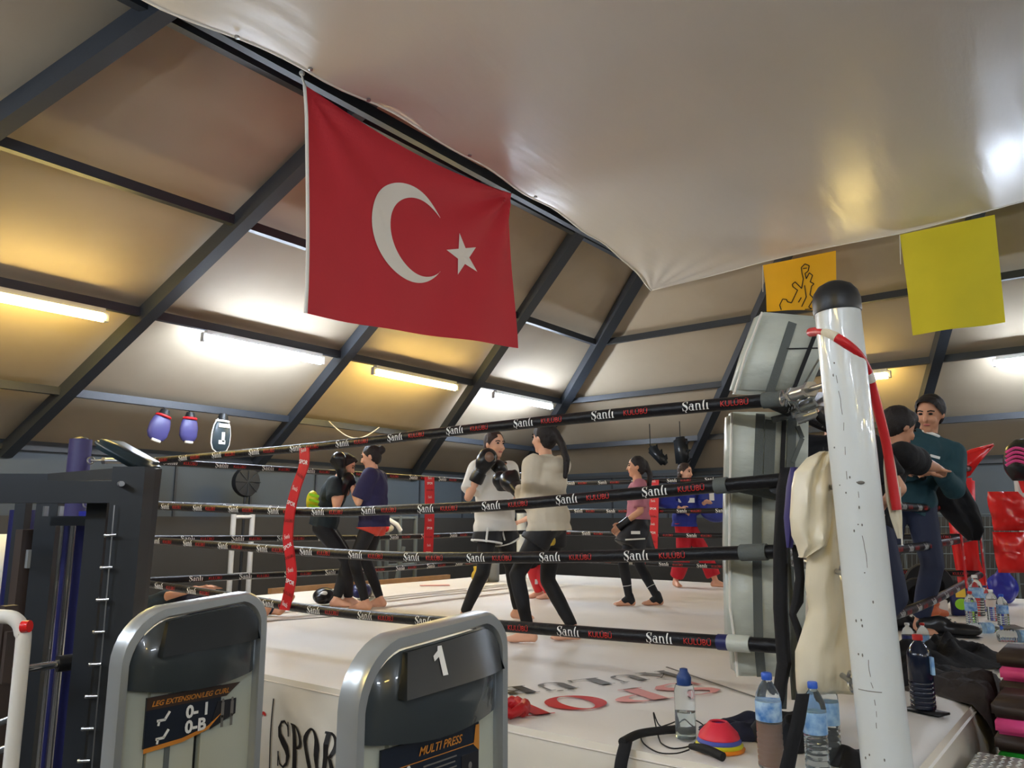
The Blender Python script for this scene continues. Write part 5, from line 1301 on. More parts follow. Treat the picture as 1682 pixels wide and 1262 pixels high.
for k in range(26):
    px = 1474 + k * 8; m = MB(); m.tube([G(px, 848, 10.62), G(px, 965, 10.62)], 0.004, 5); obj('mesh_wire', m, 'web_grey', t)
for px, py, r, lab in ((1532, 972, 0.22, 'black tyre leaning at the wire shelf rack'), (1512, 985, 0.16, 'small black tyre in front of the wire shelf rack')):
    q = onZ(px, 1000 - (0 if r > 0.2 else -8), ZC); q = V((q.x, min(q.y, 8.6), ZC)); m = MB(); M = Matrix.Rotation(0.3, 3, 'Z') @ Matrix.Rotation(PI / 2, 3, 'X'); m.lathe([(r * 0.6, -0.05), (r * 0.95, -0.06), (r, -0.03), (r, 0.03), (r * 0.95, 0.06), (r * 0.6, 0.05), (r * 0.6, -0.05)], q + V((0, 0, r + 0.005)), 28, M); tag(obj('tyre', m, 'black_rubber', None, 50), lab, 'tyre')
q = onZ(1650, 992, ZC); q.y = min(q.y, 9.9); m = MB(); m.ball(q + V((0, 0, 0.16)), (0.15, 0.15, 0.155)); m.cap(q + V((0, 0, 0.25)), 0.08, q + V((0.03, 0, 0.36)), 0.05); tag(union('blue_bag', m, 0.014, 'blue_vinyl', None, 4, folds=0.02), 'blue sack standing at the far right of the canvas', 'bag')
m = MB(); m.ball(q + V((-0.48, 0.1, 0.115)), (0.22, 0.15, 0.10)); tag(union('black_bag', m, 0.014, 'black_cloth', None, 4, folds=0.03), 'black bag lying beside the blue sack', 'bag')

# step platforms and checker-plate ring steps at the right edge
def step_stack(label, c, cols, z_top):
    h = 0.065; n = len(cols); z = z_top - h * n
    t = thing('step_platform', label, 'step platform', V((c[0], c[1], 0)), 0, 'stacked step platforms')
    m = MB(); m.box(V((c[0], c[1], z / 2)), (0.36, 0.34, z)); bevel(obj('riser', m, 'brown_dark', t), 0.012)
    for k, mt in enumerate(cols):
        m = MB(); m.box(V((c[0], c[1], z + h * (k + 0.5))), (0.40 - 0.015 * (k % 2), 0.38, h - 0.004)); bevel(obj('layer', m, mt, t), 0.012)
step_stack('stack of brown, pink and green step platforms nearest the ring steps', (-0.33, 4.08), ['brown_dark', 'green', 'brown_dark', 'pink', 'brown_dark'], 0.905)
step_stack('taller stack of brown and pink step platforms behind the first', (-0.36, 4.62), ['brown_dark', 'pink', 'brown_dark', 'pink', 'brown_dark'], 1.03)
t = thing('ring_steps', 'white checker-plate ring steps beside the platform at the bottom right', 'steps', V((-0.2, 3.45, 0)))
m = MB(); m.box(V((-0.22, 3.42, 0.69)), (0.74, 0.80, 0.05)); bevel(obj('tread', m, 'diamond_white', t), 0.01); tr = t.children[0]
m = MB(); m.box(V((-0.22, 3.42, 0.33)), (0.66, 0.74, 0.66)); obj('frame', m, 'web_grey', t)
m = MB()
for i in range(26):
    for j in range(26):
        s = 1 if (i + j) % 2 else -1; c = V((-0.57 + i * 0.028, 3.04 + j * 0.030, 0.7165)); d = V((0.010, 0.010 * s, 0)); n = V((-d.y, d.x, 0)) * 0.28
        m.add([c - d, c + n, c + d, c - n, c + V((0, 0, 0.004))], [(0, 1, 4), (1, 2, 4), (2, 3, 4), (3, 0, 4)])
o = obj('diamond_studs', m, 'diamond_white', tr); o['kind'] = 'stuff'
# ---------------------------------------------------------------- people
def ik(a, b, l1, l2, hint):
    d = b - a; L = min(d.length, (l1 + l2) * 0.999); u = d.normalized(); b = a + u * L
    x = (l1 * l1 - l2 * l2 + L * L) / (2 * L); h = math.sqrt(max(0, l1 * l1 - x * x))
    q = hint - u * hint.dot(u); q = q.normalized() if q.length > 1e-4 else V((0, 0, 1))
    return a + u * x + q * h, b
def hd(deg): return V((math.cos(math.radians(deg)), math.sin(math.radians(deg)), 0))
def person(label, pel, face, h, feet, hands, lean=(0, 0), head_yaw=0, head_pitch=0, skin='skin', male=False, elbow=((0, 0), (0, 0)), toes=(0, 0), knee=(0, 0), twist=0, gloves=(0, 0), shoulder_lift=(0, 0), foot_pitch=(0, 0)):
    s = h / 1.65; f = hd(face); l = V((-f.y, f.x, 0)); pel = V(pel)
    ft = hd(face + twist); lt = V((-ft.y, ft.x, 0))
    tu = (UP + f * lean[0] + l * lean[1]).normalized(); tf = (ft - tu * ft.dot(tu)).normalized(); tl = tu.cross(tf)
    J = dict(s=s, f=f, l=l, tu=tu, tf=tf, tl=tl, pel=pel, h=h)
    J['chest'] = pel + tu * (0.29 * s); J['neck'] = pel + tu * (0.455 * s)
    hy = hd(face + twist + head_yaw); hu = (UP + hy * math.sin(math.radians(head_pitch)) + tu * 0.35).normalized()
    hf = (hy - hu * hy.dot(hu)).normalized(); hl = hu.cross(hf)
    J['head'] = J['neck'] + (tu * 0.5 + hu * 0.5).normalized() * (0.165 * s) + hf * 0.02 * s; J['HM'] = Matrix((hf, hl, hu)).transposed(); J['hf'], J['hl'], J['hu'] = hf, hl, hu
    sw = (0.185 if male else 0.160) * s
    J['sh'] = []; J['el'] = []; J['wr'] = []; J['hip'] = []; J['kn'] = []; J['an'] = []; J['toe'] = []
    for i, sd in enumerate((1, -1)):
        sh = pel + tu * ((0.405 + shoulder_lift[i]) * s) + tl * (sd * sw)
        e, wv = ik(sh, V(hands[i]), 0.285 * s, 0.255 * s, tf * (elbow[i][0]) + tl * (sd * elbow[i][1]) - UP)
        J['sh'].append(sh); J['el'].append(e); J['wr'].append(wv)
        hp = pel - UP * (0.05 * s) + l * (sd * 0.088 * s)
        an = V(feet[i]) + UP * (0.085 * s)
        k, a2 = ik(hp, an, 0.415 * s, 0.405 * s, f * 1.0 + l * (sd * (0.25 + knee[i])))
        J['hip'].append(hp); J['kn'].append(k); J['an'].append(a2); J['toe'].append(hd(face + toes[i]))
    root = thing('person', label, 'person', V((pel.x, pel.y, ZC)), 0, 'people training in the ring')
    J['root'] = root
    M3 = Matrix((tf, tl, tu)).transposed()
    J['M3'] = M3
    wk = 1.12 if male else 1.0
    b = MB()
    b.ball(pel, (0.105 * s, 0.160 * s * (0.95 if male else 1), 0.13 * s), M3)
    b.ball(pel + tu * 0.14 * s, (0.090 * s, 0.128 * s * wk, 0.13 * s), M3)
    b.ball(J['chest'], (0.105 * s, 0.150 * s * wk, 0.16 * s), M3)
    b.cap(J['sh'][0] - tl * 0.03 * s, 0.058 * s, J['sh'][1] + tl * 0.03 * s, 0.058 * s)
    b.cap(J['neck'] - tu * 0.04 * s, 0.060 * s * wk, J['head'] - hu * 0.05 * s, 0.046 * s * wk)
    H = J['head']; HM = J['HM']; k = s * (1.0 if not male else 1.03)
    J['hk'] = k
    b.ball(H + hu * 0.02 * k - hf * 0.008 * k, (0.096 * k, 0.076 * k, 0.098 * k), HM, 18, 12)
    b.ball(H - hu * 0.045 * k + hf * 0.022 * k, (0.066 * k, 0.057 * k, 0.070 * k), HM)
    b.ball(H - hu * 0.095 * k + hf * 0.058 * k, (0.026 * k, 0.030 * k, 0.022 * k), HM)
    b.cap(H + hu * 0.012 * k + hf * 0.084 * k, 0.010 * k, H - hu * 0.030 * k + hf * 0.104 * k, 0.014 * k, 8)
    for sd in (1, -1):
        b.ball(H + hl * (sd * 0.077 * k) - hf * 0.006 * k - hu * 0.008 * k, (0.020 * k, 0.010 * k, 0.032 * k), HM)
        b.ball(H + hl * (sd * 0.035 * k) + hf * 0.068 * k - hu * 0.03 * k, (0.022 * k, 0.024 * k, 0.022 * k), HM)
    for i, sd in enumerate((1, -1)):
        sh, e, wv = J['sh'][i], J['el'][i], J['wr'][i]
        b.cap(sh, 0.052 * s * wk, sh.lerp(e, 0.45), 0.046 * s * wk); b.cap(sh.lerp(e, 0.4), 0.046 * s * wk, e, 0.036 * s * wk)
        b.cap(e, 0.037 * s * wk, e.lerp(wv, 0.35), 0.039 * s * wk); b.cap(e.lerp(wv, 0.35), 0.039 * s * wk, wv, 0.026 * s * wk)
        if not gloves[i]:
            d = (wv - e).normalized(); n = d.cross(tf); n = n.normalized() if n.length > 0.1 else tl; q = n.cross(d).normalized()
            pc = wv + d * 0.045 * s; HMx = Matrix((d, q, n)).transposed()
            b.ball(pc, (0.052 * s, 0.042 * s, 0.019 * s), HMx)
            for fi, (off, ln) in enumerate(((-0.030, 0.040), (-0.010, 0.046), (0.011, 0.043), (0.030, 0.034))):
                a0 = pc + d * 0.038 * s + q * off * s; a1 = a0 + d * ln * s * 0.85 - n * (sd * 0.012 * s); a2 = a1 + d * ln * s * 0.45 - n * (sd * 0.026 * s)
                b.cap(a0, 0.0098 * s, a1, 0.009 * s, 8); b.cap(a1, 0.009 * s, a2, 0.0078 * s, 8)
            a0 = wv + d * 0.02 * s + q * 0.034 * s; a1 = a0 + d * 0.035 * s + q * 0.026 * s - n * 0.01 * s; b.cap(a0, 0.013 * s, a1, 0.011 * s, 8); b.cap(a1, 0.011 * s, a1 + d * 0.03 * s, 0.009 * s, 8)
        hp, kn, an, td = J['hip'][i], J['kn'][i], J['an'][i], J['toe'][i]
        b.cap(hp, 0.085 * s, hp.lerp(kn, 0.5), 0.072 * s); b.cap(hp.lerp(kn, 0.5), 0.072 * s, kn, 0.052 * s)
        b.cap(kn, 0.052 * s, kn.lerp(an, 0.33), 0.053 * s); b.cap(kn.lerp(an, 0.33), 0.053 * s, an, 0.035 * s)
        if foot_pitch[i]:                                # lying: the foot points up
            tdv = (td * math.cos(foot_pitch[i]) + UP * math.sin(foot_pitch[i])).normalized(); b.cap(an, 0.036 * s, an + tdv * 0.17 * s, 0.028 * s)
        else:
            hl0 = an - UP * 0.047 * s - td * 0.035 * s; b.cap(an, 0.035 * s, hl0, 0.036 * s)
            sdv = V((-td.y, td.x, 0)); Mf = Matrix((td, sdv, UP)).transposed()
            b.cap(an - UP * 0.01 * s, 0.032 * s, an + td * 0.10 * s - UP * 0.052 * s, 0.026 * s)
            b.ball(an + td * 0.10 * s - UP * 0.060 * s, (0.072 * s, 0.043 * s, 0.026 * s), Mf)
            b.cap(hl0 - UP * 0.004 * s, 0.030 * s, an + td * 0.1 * s - UP * 0.058 * s, 0.028 * s)
            for q2 in range(5):
                c = an + td * (0.150 - 0.006 * abs(q2 - 1)) * s + sdv * ((q2 - 2) * 0.017 * s) - UP * 0.068 * s; b.cap(c, 0.0105 * s, c + td * 0.020 * s, 0.009 * s, 8)
    zmin = min(p[2] for p in b.v)
    union('body', b, 0.0095, skin, root, 4)
    # face
    for sd in (1, -1):
        m = MB(); m.ball(H + hl * (sd * 0.031 * k) + hf * 0.083 * k + hu * 0.012 * k, (0.010 * k, 0.014 * k, 0.008 * k), HM, 10, 6); obj('eye', m, 'eye_dark', root, 60)
        m = MB(); m.tube([H + hl * (sd * 0.014 * k) + hf * 0.090 * k + hu * 0.030 * k, H + hl * (sd * 0.034 * k) + hf * 0.086 * k + hu * 0.035 * k, H + hl * (sd * 0.052 * k) + hf * 0.072 * k + hu * 0.028 * k], 0.0045 * k, 6); obj('eyebrow', m, 'hair', root, 60)
    m = MB(); m.ball(H - hu * 0.062 * k + hf * 0.083 * k, (0.008 * k, 0.023 * k, 0.008 * k), HM, 10, 6); obj('lips', m, 'lip', root, 60)
    return J
def hair(J, style='tail', mt='hair', tail=None, puff=1.0):
    H, hf, hl, hu, k, HM = J['head'], J['hf'], J['hl'], J['hu'], J['hk'], J['HM']; m = MB()
    m.ball(H + hu * 0.030 * k - hf * 0.018 * k, (0.100 * k * puff, 0.087 * k * puff, 0.098 * k * puff), HM, 18, 12)
    m.ball(H - hf * 0.045 * k - hu * 0.01 * k, (0.065 * k, 0.075 * k, 0.085 * k), HM)
    if style == 'short': m.ball(H + hu * 0.075 * k + hf * 0.02 * k, (0.085 * k, 0.075 * k, 0.05 * k), HM)
    if style in ('tail', 'bun'):
        c = H - hf * 0.10 * k + hu * 0.045 * k; m.ball(c, 0.034 * k)
        if style == 'bun': m.ball(c - hf * 0.02 * k, 0.045 * k)
        if tail:
            pts = [c] + [V(t) for t in tail]
            for i, (a, b) in enumerate(zip(pts, pts[1:])): m.cap(a, (0.034 - 0.004 * i) * k, b, (0.032 - 0.006 * i) * k)
    if style == 'bob':
        m.ball(H - hf * 0.03 * k - hu * 0.05 * k, (0.075 * k, 0.088 * k, 0.10 * k), HM)
    # cut the hair line free of the face
    cuts = [(H + hf * 0.062 * k + hu * 0.055 * k, hf * 0.86 - hu * 0.62, 0.16 * k)]
    return union('hair', m, 0.009, mt, J['root'], 3, cuts=cuts, folds=0.004, fscale=30)
def shirt(J, mt, hem=0.0, sleeve=0.5, loose=0.022, hood=False, name='shirt', flare=1.0, collar=False):
    s, tu, tl, tf, pel, M3 = J['s'], J['tu'], J['tl'], J['tf'], J['pel'], J['M3']; m = MB(); L = loose
    lo = pel + tu * (hem * s)
    m.ball(J['chest'], (0.108 * s + L, 0.152 * s + L, 0.165 * s + L), M3)
    m.ball(pel + tu * 0.15 * s, (0.100 * s + L * 1.2, 0.142 * s + L * 1.2, 0.15 * s), M3)
    m.ball(pel + tu * 0.02 * s, (0.112 * s + L * 1.3 * flare, 0.158 * s + L * 1.3 * flare, 0.16 * s), M3)
    m.ball(pel - tu * 0.10 * s, (0.118 * s + L * 1.3 * flare, 0.165 * s + L * 1.3 * flare, 0.16 * s), M3)
    m.cap(J['sh'][0] - tl * 0.02 * s, 0.062 * s + L * 0.6, J['sh'][1] + tl * 0.02 * s, 0.062 * s + L * 0.6)
    m.cap(J['neck'] - tu * 0.05 * s, 0.075 * s, J['neck'], 0.060 * s)
    cuts = [(lo, -tu, 0.52 * s), (J['neck'] + tu * 0.008 * s + tf * 0.02 * s, tu * 0.8 + tf * 0.35, 0.10 * s)]
    for i in (0, 1):
        sh, e, wv = J['sh'][i], J['el'][i], J['wr'][i]
        if sleeve <= 1:
            c = sh.lerp(e, sleeve); m.cap(sh, 0.056 * s + L, sh.lerp(c, 0.3), 0.055 * s + L); m.tube([sh, sh.lerp(c, 0.5), c], [0.056 * s + L, 0.054 * s + L * 1.1, 0.053 * s + L * 1.15], 16)
        else:
            c = e.lerp(wv, sleeve - 1); m.cap(sh, 0.058 * s + L, e, 0.046 * s + L); m.tube([e, c], [0.046 * s + L, 0.036 * s + L * 0.8], 16)
    if collar: cuts = cuts[:1]; m.tube([J['neck'] - tu * 0.06 * s, J['neck'] + tu * 0.035 * s], [0.085 * s, 0.066 * s], 16)
    if hood:
        nb = J['neck'] - tf * 0.080 * s - tu * 0.065 * s
        m.ball(nb, (0.085 * s, 0.125 * s, 0.075 * s), M3); m.cap(nb + tl * 0.10 * s, 0.04 * s, J['neck'] + tf * 0.05 * s + tl * 0.07 * s - tu * 0.03 * s, 0.03 * s); m.cap(nb - tl * 0.10 * s, 0.04 * s, J['neck'] + tf * 0.05 * s - tl * 0.07 * s - tu * 0.03 * s, 0.03 * s)
        cuts = cuts[:1] + cuts[2:]
    return union(name, m, 0.012, mt, J['root'], 5, cuts=cuts, folds=0.008, fscale=8, seed=J['pel'].x)
def trousers(J, mt, to=1.9, loose=0.008, name='trousers', wide=0.0, waist=0.06):
    s, tu, l, pel, M3 = J['s'], J['tu'], J['l'], J['pel'], J['M3']; m = MB(); L = loose; cuts = [(pel + tu * waist * s, tu, 9)]
    m.ball(pel, (0.108 * s + L, 0.163 * s + L, 0.135 * s), M3); m.ball(pel + tu * 0.06 * s, (0.10 * s + L, 0.145 * s + L, 0.12 * s), M3)
    m.cap(J['hip'][0], 0.092 * s + L, J['hip'][1], 0.092 * s + L)
    for i in (0, 1):
        hp, kn, an = J['hip'][i], J['kn'][i], J['an'][i]
        if to <= 1:
            c = hp.lerp(kn, to); m.tube([hp, hp.lerp(c, 0.5), c], [0.09 * s + L, 0.086 * s + L * 1.3 + wide * 0.5, 0.080 * s + L * 1.6 + wide], 20)
        else:
            c = kn.lerp(an, to - 1); m.cap(hp, 0.088 * s + L, hp.lerp(kn, 0.5), 0.074 * s + L); m.cap(hp.lerp(kn, 0.5), 0.074 * s + L, kn, 0.055 * s + L + wide * 0.6); m.cap(kn, 0.055 * s + L + wide * 0.6, kn.lerp(an, 0.33), 0.054 * s + L + wide * 0.8); m.tube([kn.lerp(an, 0.33), c], [0.054 * s + L + wide * 0.8, 0.038 * s + L + wide], 18)
    return union(name, m, 0.012, mt, J['root'], 4, cuts=cuts, folds=0.004 + wide * 0.1, fscale=9, seed=2 + J['pel'].y)
def glove(J, i, m1='glove_black', m2='glove_black', big=1.0):
    e, wv = J['el'][i], J['wr'][i]; d = (wv - e).normalized(); s = J['s'] * big; sd = 1 if i == 0 else -1
    q = d.cross(J['tl'] * sd); q = q.normalized() if q.length > 0.2 else J['tf']; n = q.cross(d).normalized(); M = Matrix((d, q, n)).transposed()
    c = wv + d * 0.075 * s; m = MB(); m.ball(c, (0.095 * s, 0.072 * s, 0.068 * s), M, 16, 10); m.ball(c + d * 0.035 * s - n * 0.01 * s, (0.07 * s, 0.076 * s, 0.072 * s), M, 16, 10); m.cap(wv + q * 0.03 * s, 0.030 * s, c + q * 0.066 * s + d * 0.02 * s - n * 0.02 * s, 0.028 * s)
    m.cap(wv - d * 0.06 * s, 0.050 * s, wv + d * 0.02 * s, 0.048 * s)
    g = union('boxing_glove', m, 0.011, m1, J['root'], 4)
    m = MB(); m.tube([wv - d * 0.105 * s, wv - d * 0.09 * s, wv - d * 0.02 * s], [0.050 * s, 0.055 * s, 0.054 * s], 16); obj('glove_cuff', m, m2, g, 50)
    return g
def c0(px, py): return onZ(px, py, ZC)

# woman in the white shirt
fL, fR = c0(850, 1018), c0(762, 1026)
P3 = c0(812, 1026); dz = P3 - CAM; D3 = dz.dot(Fd)
J = person('woman in white shirt and black gloves facing the woman in the hoodie', V((P3.x, P3.y, ZC + 0.885)), 5, 1.62, (fL, fR), (G(826, 785, D3 - 0.02), G(790, 772, D3 - 0.22)), (-0.04, 0), 8, 6, gloves=(1, 1), elbow=((-0.1, 0.3), (-0.3, 0.35)), toes=(0, -40), twist=-25)
# left hand guards the chin, right hand (camera side) reaches forward
trousers(J, 'legging', 1.97, 0.004, 'leggings', waist=-0.12); so = trousers(J, 'shorts_black', 0.42, 0.022, 'shorts', 0.02, -0.128)
for i in (0, 1):
    hp, kn = J['hip'][i], J['kn'][i]; m = MB(); c = hp.lerp(kn, 0.40); d = (kn - hp).normalized(); a = d.cross(J['f']).normalized(); b_ = a.cross(d); m.tube([c + (a * math.cos(k * PI / 12) + b_ * math.sin(k * PI / 12)) * 0.127 for k in range(25)], 0.009, 6); obj('trim_band', m, 'print_white', so, 50)
    m = MB(); q = hp.lerp(kn, 0.40) - Fd * 0.13; m.tube([q, hp.lerp(kn, 0.1) - Fd * 0.135], 0.009, 6); obj('trim_band', m, 'print_white', so, 50)
shirt(J, 'white_tee', -0.13, 0.80, 0.030); hair(J, 'tail', 'hair_brown', [J['head'] - J['hf'] * 0.13 - UP * 0.08, J['head'] - J['hf'] * 0.13 - UP * 0.2])
glove(J, 0); g = glove(J, 1, 'glove_black', 'glove_black', 1.12); m = MB(); q = J['wr'][1] + (J['wr'][1] - J['el'][1]).normalized() * 0.11; m.ball(q - Fd * 0.055 + Rd * 0.02, (0.05, 0.035, 0.045)); obj('palm_patch', m, 'glove_brown', g, 50)

# woman in the cream hoodie
fL, fR = c0(868, 1056), c0(942, 1052)
P4 = c0(903, 1052); D4 = (P4 - CAM).dot(Fd)
J = person('woman in cream hoodie seen from behind with raised black gloves', V((P4.x, P4.y, ZC + 0.86)), 196, 1.60, (fL, fR), (G(846, 800, D4 + 0.12), G(842, 796, D4 + 0.30)), (0.03, 0), 0, 0, gloves=(1, 1), elbow=((-0.4, 0.1), (-0.4, 0.1)), toes=(15, 30), twist=-20)
trousers(J, 'legging', 1.97, 0.004, 'leggings', waist=-0.12); so = trousers(J, 'shorts_black', 0.38, 0.018, 'shorts', 0.01, -0.088)
m = MB()
for k in range(11): m.ball(G(868 + 4 * k, 889 + 2 * (k % 2), D4 - 0.125 + 0.006 * (k - 6) ** 2 * 0.3), (0.016, 0.030, 0.028 + 0.006 * (k % 3)), None, 8, 5)
obj('gold_print', m, 'gold', so, 50)
shirt(J, 'hoodie_cream', -0.09, 1.75, 0.030, True, 'hoodie', 1.0); hair(J, 'tail', 'hair', [J['head'] - J['hf'] * 0.17 - UP * 0.06, J['head'] - J['hf'] * 0.215 - UP * 0.18, J['head'] - J['hf'] * 0.20 - UP * 0.30], 1.02)
glove(J, 0, big=1.1); glove(J, 1)

# woman in the navy shirt
P2 = c0(610, 1000); D2 = (P2 - CAM).dot(Fd)
J = person('woman in navy shirt and red shorts facing left', V((P2.x, P2.y, ZC + 0.885)), 212, 1.62, (c0(600, 1003), c0(624, 998)), (G(578, 800, D2), G(590, 806, D2 + 0.1)), (0.03, 0), 5, 18, gloves=(0, 0), elbow=((-0.2, 0.5), (-0.2, 0.5)), toes=(0, 10))
trousers(J, 'legging', 1.97, 0.004, 'leggings', waist=-0.12); trousers(J, 'shorts_red', 0.27, 0.02, 'shorts', 0.01, -0.098)
o = shirt(J, 'navy_shirt', -0.10, 0.85, 0.034); hair(J, 'bun', 'hair')
m = MB(); q = J['chest'] + J['tf'] * 0.14 - Fd * 0.06 + UP * 0.03; m.bar(q - Rd * 0.04, q + Rd * 0.04 - UP * 0.03, 0.012, 0.012); obj('chest_print', m, 'print_white', o)
# dark clothed person leaning forward
P1 = c0(548, 998); D1 = (P1 - CAM).dot(Fd)
pe = G(532, 872, D1)
J = person('person in dark teal top bending forward with raised arms', V((pe.x, pe.y, ZC + 0.83)), 42, 1.62, (c0(552, 998), c0(572, 996)), (G(560, 770, D1 - 0.1), G(566, 800, D1 - 0.15)), (0.28, 0), 0, 30, gloves=(1, 1), elbow=((0.2, 0.3), (-0.2, 0.6)), toes=(0, 0))
trousers(J, 'legging', 1.97, 0.012, waist=-0.03); shirt(J, 'teal_cloth', -0.05, 0.6, 0.030); hair(J, 'short', 'hair', puff=1.04); glove(J, 0); glove(J, 1)
t = J['root']
m = MB(); m.ball(G(513, 824, D1 - 0.25), (0.08, 0.05, 0.11)); fm = union('focus_mitt', m, 0.012, 'cone_yellow', t, 2)
for k in range(3): m = MB(); m.tube([G(508, 812 + 9 * k, D1 - 0.31), G(524, 816 + 9 * k, D1 - 0.31)], 0.014, 6); obj('rib', m, 'lime', fm, 50)
# woman in the pink shirt
P5 = c0(1052, 994); D5 = (P5 - CAM).dot(Fd)
J = person('woman in pink shirt and wide black shorts standing in profile', V((P5.x, P5.y, ZC + 0.835)), 214, 1.53, (c0(1034, 996), c0(1080, 995)), (G(1022, 862, D5 - 0.1), G(1026, 866, D5 + 0.2)), (-0.03, 0), 0, 0, 'skin_tan', gloves=(0, 0), elbow=((-0.5, 0.2), (-0.5, 0.2)), toes=(0, 5))
trousers(J, 'legging', 1.96, 0.004, 'leggings', waist=-0.12); so = trousers(J, 'shorts_black', 0.62, 0.030, 'shorts', 0.05, 0.05)
m = MB(); q = J['hip'][0].lerp(J['kn'][0], 0.38) - Fd * 0.155; m.bar(q - Rd * 0.10, q + Rd * 0.10 + UP * 0.01, 0.012, 0.014); m.bar(q - Rd * 0.04 + UP * 0.07, q + Rd * 0.05 + UP * 0.07, 0.012, 0.03); obj('print', m, 'print_white', so)
shirt(J, 'pink_tee', 0.03, 0.85, 0.022); hair(J, 'tail', 'hair', [J['head'] - J['hf'] * 0.14 - UP * 0.08, J['head'] - J['hf'] * 0.125 - UP * 0.24])
for i in (0, 1):
    e, wv = J['el'][i], J['wr'][i]; d = (wv - e).normalized(); m = MB(); m.tube([e.lerp(wv, 0.6), wv, wv + d * 0.05], [0.038, 0.036, 0.046], 14); obj('wrist_wrap', m, 'glove_black', J['root'], 50)
    an, kn = J['an'][i], J['kn'][i]; m = MB(); m.tube([an.lerp(kn, 0.34), an.lerp(kn, 0.33)], 0.049, 14); obj('ankle_band', m, 'print_white', J['root'], 50)
    td = J['toe'][i]; m = MB(); m.cap(an + UP * 0.03, 0.042, an - UP * 0.03 - td * 0.02, 0.042); m.cap(an, 0.038, an + td * 0.05 - UP * 0.03, 0.036); union('ankle_support', m, 0.01, 'legging', J['root'], 3)
# woman in the blue sweatshirt and red trousers
P6 = c0(1130, 966); D6 = (P6 - CAM).dot(Fd)
pe = G(1125, 873, D6)
J = person('woman in blue sweatshirt and red trousers with legs apart', V((pe.x, pe.y, ZC + 0.875)), 5, 1.62, (c0(1177, 967), c0(1110, 964)), (G(1158, 826, D6 - 0.15), G(1118, 836, D6 - 0.25)), (0.02, 0), -12, 8, gloves=(0, 0), elbow=((-0.2, 0.4), (-0.2, 0.5)), toes=(20, -50))
trousers(J, 'red_pants', 1.86, 0.02, wide=0.035, waist=-0.06); o = shirt(J, 'blue_sweat', -0.10, 1.85, 0.045, False, 'sweatshirt', 0.8); hair(J, 'bob', 'hair_brown')
m = MB(); q = J['chest'] - Fd * 0.155 - UP * 0.05; m.bar(q - Rd * 0.11, q + Rd * 0.1, 0.012, 0.06); obj('chest_print', m, 'print_white', o)
t = thing('body_shield', 'blue curved kick shield with a white mark held by the woman in blue', 'kick shield', G(1176, 855, D6 - 0.15))
m = MB(); m.ball(G(1176, 826, D6 - 0.02), (0.10, 0.26, 0.26), Matrix.Rotation(YAW + PI / 2, 3, 'Z')); union('pad', m, 0.016, 'blue_pad', t, 3)
m = MB(); m.box(G(1169, 816, D6 - 0.13), (0.06, 0.02, 0.10), Matrix.Rotation(YAW, 3, 'Z')); obj('mark', m, 'print_white', t)
# person with red shin guards behind the hoodie
P9 = c0(893, 984); D9 = (P9 - CAM).dot(Fd)
J = person('person in pink top with red shin guards behind the woman in the hoodie', V((P9.x, P9.y, ZC + 0.78)), 225, 1.46, (c0(886, 983), c0(903, 985)), (G(852, 858, D9 - 0.1), G(880, 835, D9)), (0, 0), 0, 0, gloves=(0, 0), elbow=((-0.2, 0.8), (-0.2, 0.4)), toes=(5, -5))
trousers(J, 'legging', 1.5, 0.01, waist=-0.06); shirt(J, 'pink_cloth', -0.08, 1.4, 0.03); hair(J, 'bun', 'hair')
for i in (0, 1):
    an, kn = J['an'][i], J['kn'][i]; m = MB(); m.tube([kn.lerp(an, 0.15), kn.lerp(an, 0.5), kn.lerp(an, 0.97)], [0.07, 0.072, 0.055], 16); g = obj('shin_guard', m, 'guard_red', J['root'], 50)
    m = MB(); q = kn.lerp(an, 0.6) - Fd * 0.068; m.box(q, (0.03, 0.02, 0.09), Matrix.Rotation(YAW, 3, 'Z')); obj('mark', m, 'print_white', g)
# person lying on the canvas at far left, feet to the right
fq = c0(452, 1016); hdx = V((-0.93, -0.36, 0)).normalized(); pl = fq + hdx * 0.86; pl.z = ZC + 0.115
sdx = V((-hdx.y, hdx.x, 0))
root = thing('person', 'person in dark clothes lying on the canvas with a bare foot showing', 'person', V((pl.x, pl.y, ZC)), 0, 'people training in the ring')
b = MB(); hz = ZC + 0.105
pt = lambda a, s_, z: V((fq.x, fq.y, 0)) + hdx * a + sdx * s_ + UP * (ZC + z)
b.ball(pt(0.86, 0, 0.11), (0.15, 0.15, 0.105)); b.ball(pt(1.1, 0, 0.11), (0.17, 0.16, 0.105)); b.cap(pt(1.25, 0.15, 0.1), 0.06, pt(1.25, -0.15, 0.1), 0.06); b.cap(pt(1.3, 0, 0.1), 0.05, pt(1.45, 0, 0.11), 0.05); b.ball(pt(1.5, 0, 0.105), (0.11, 0.09, 0.10))
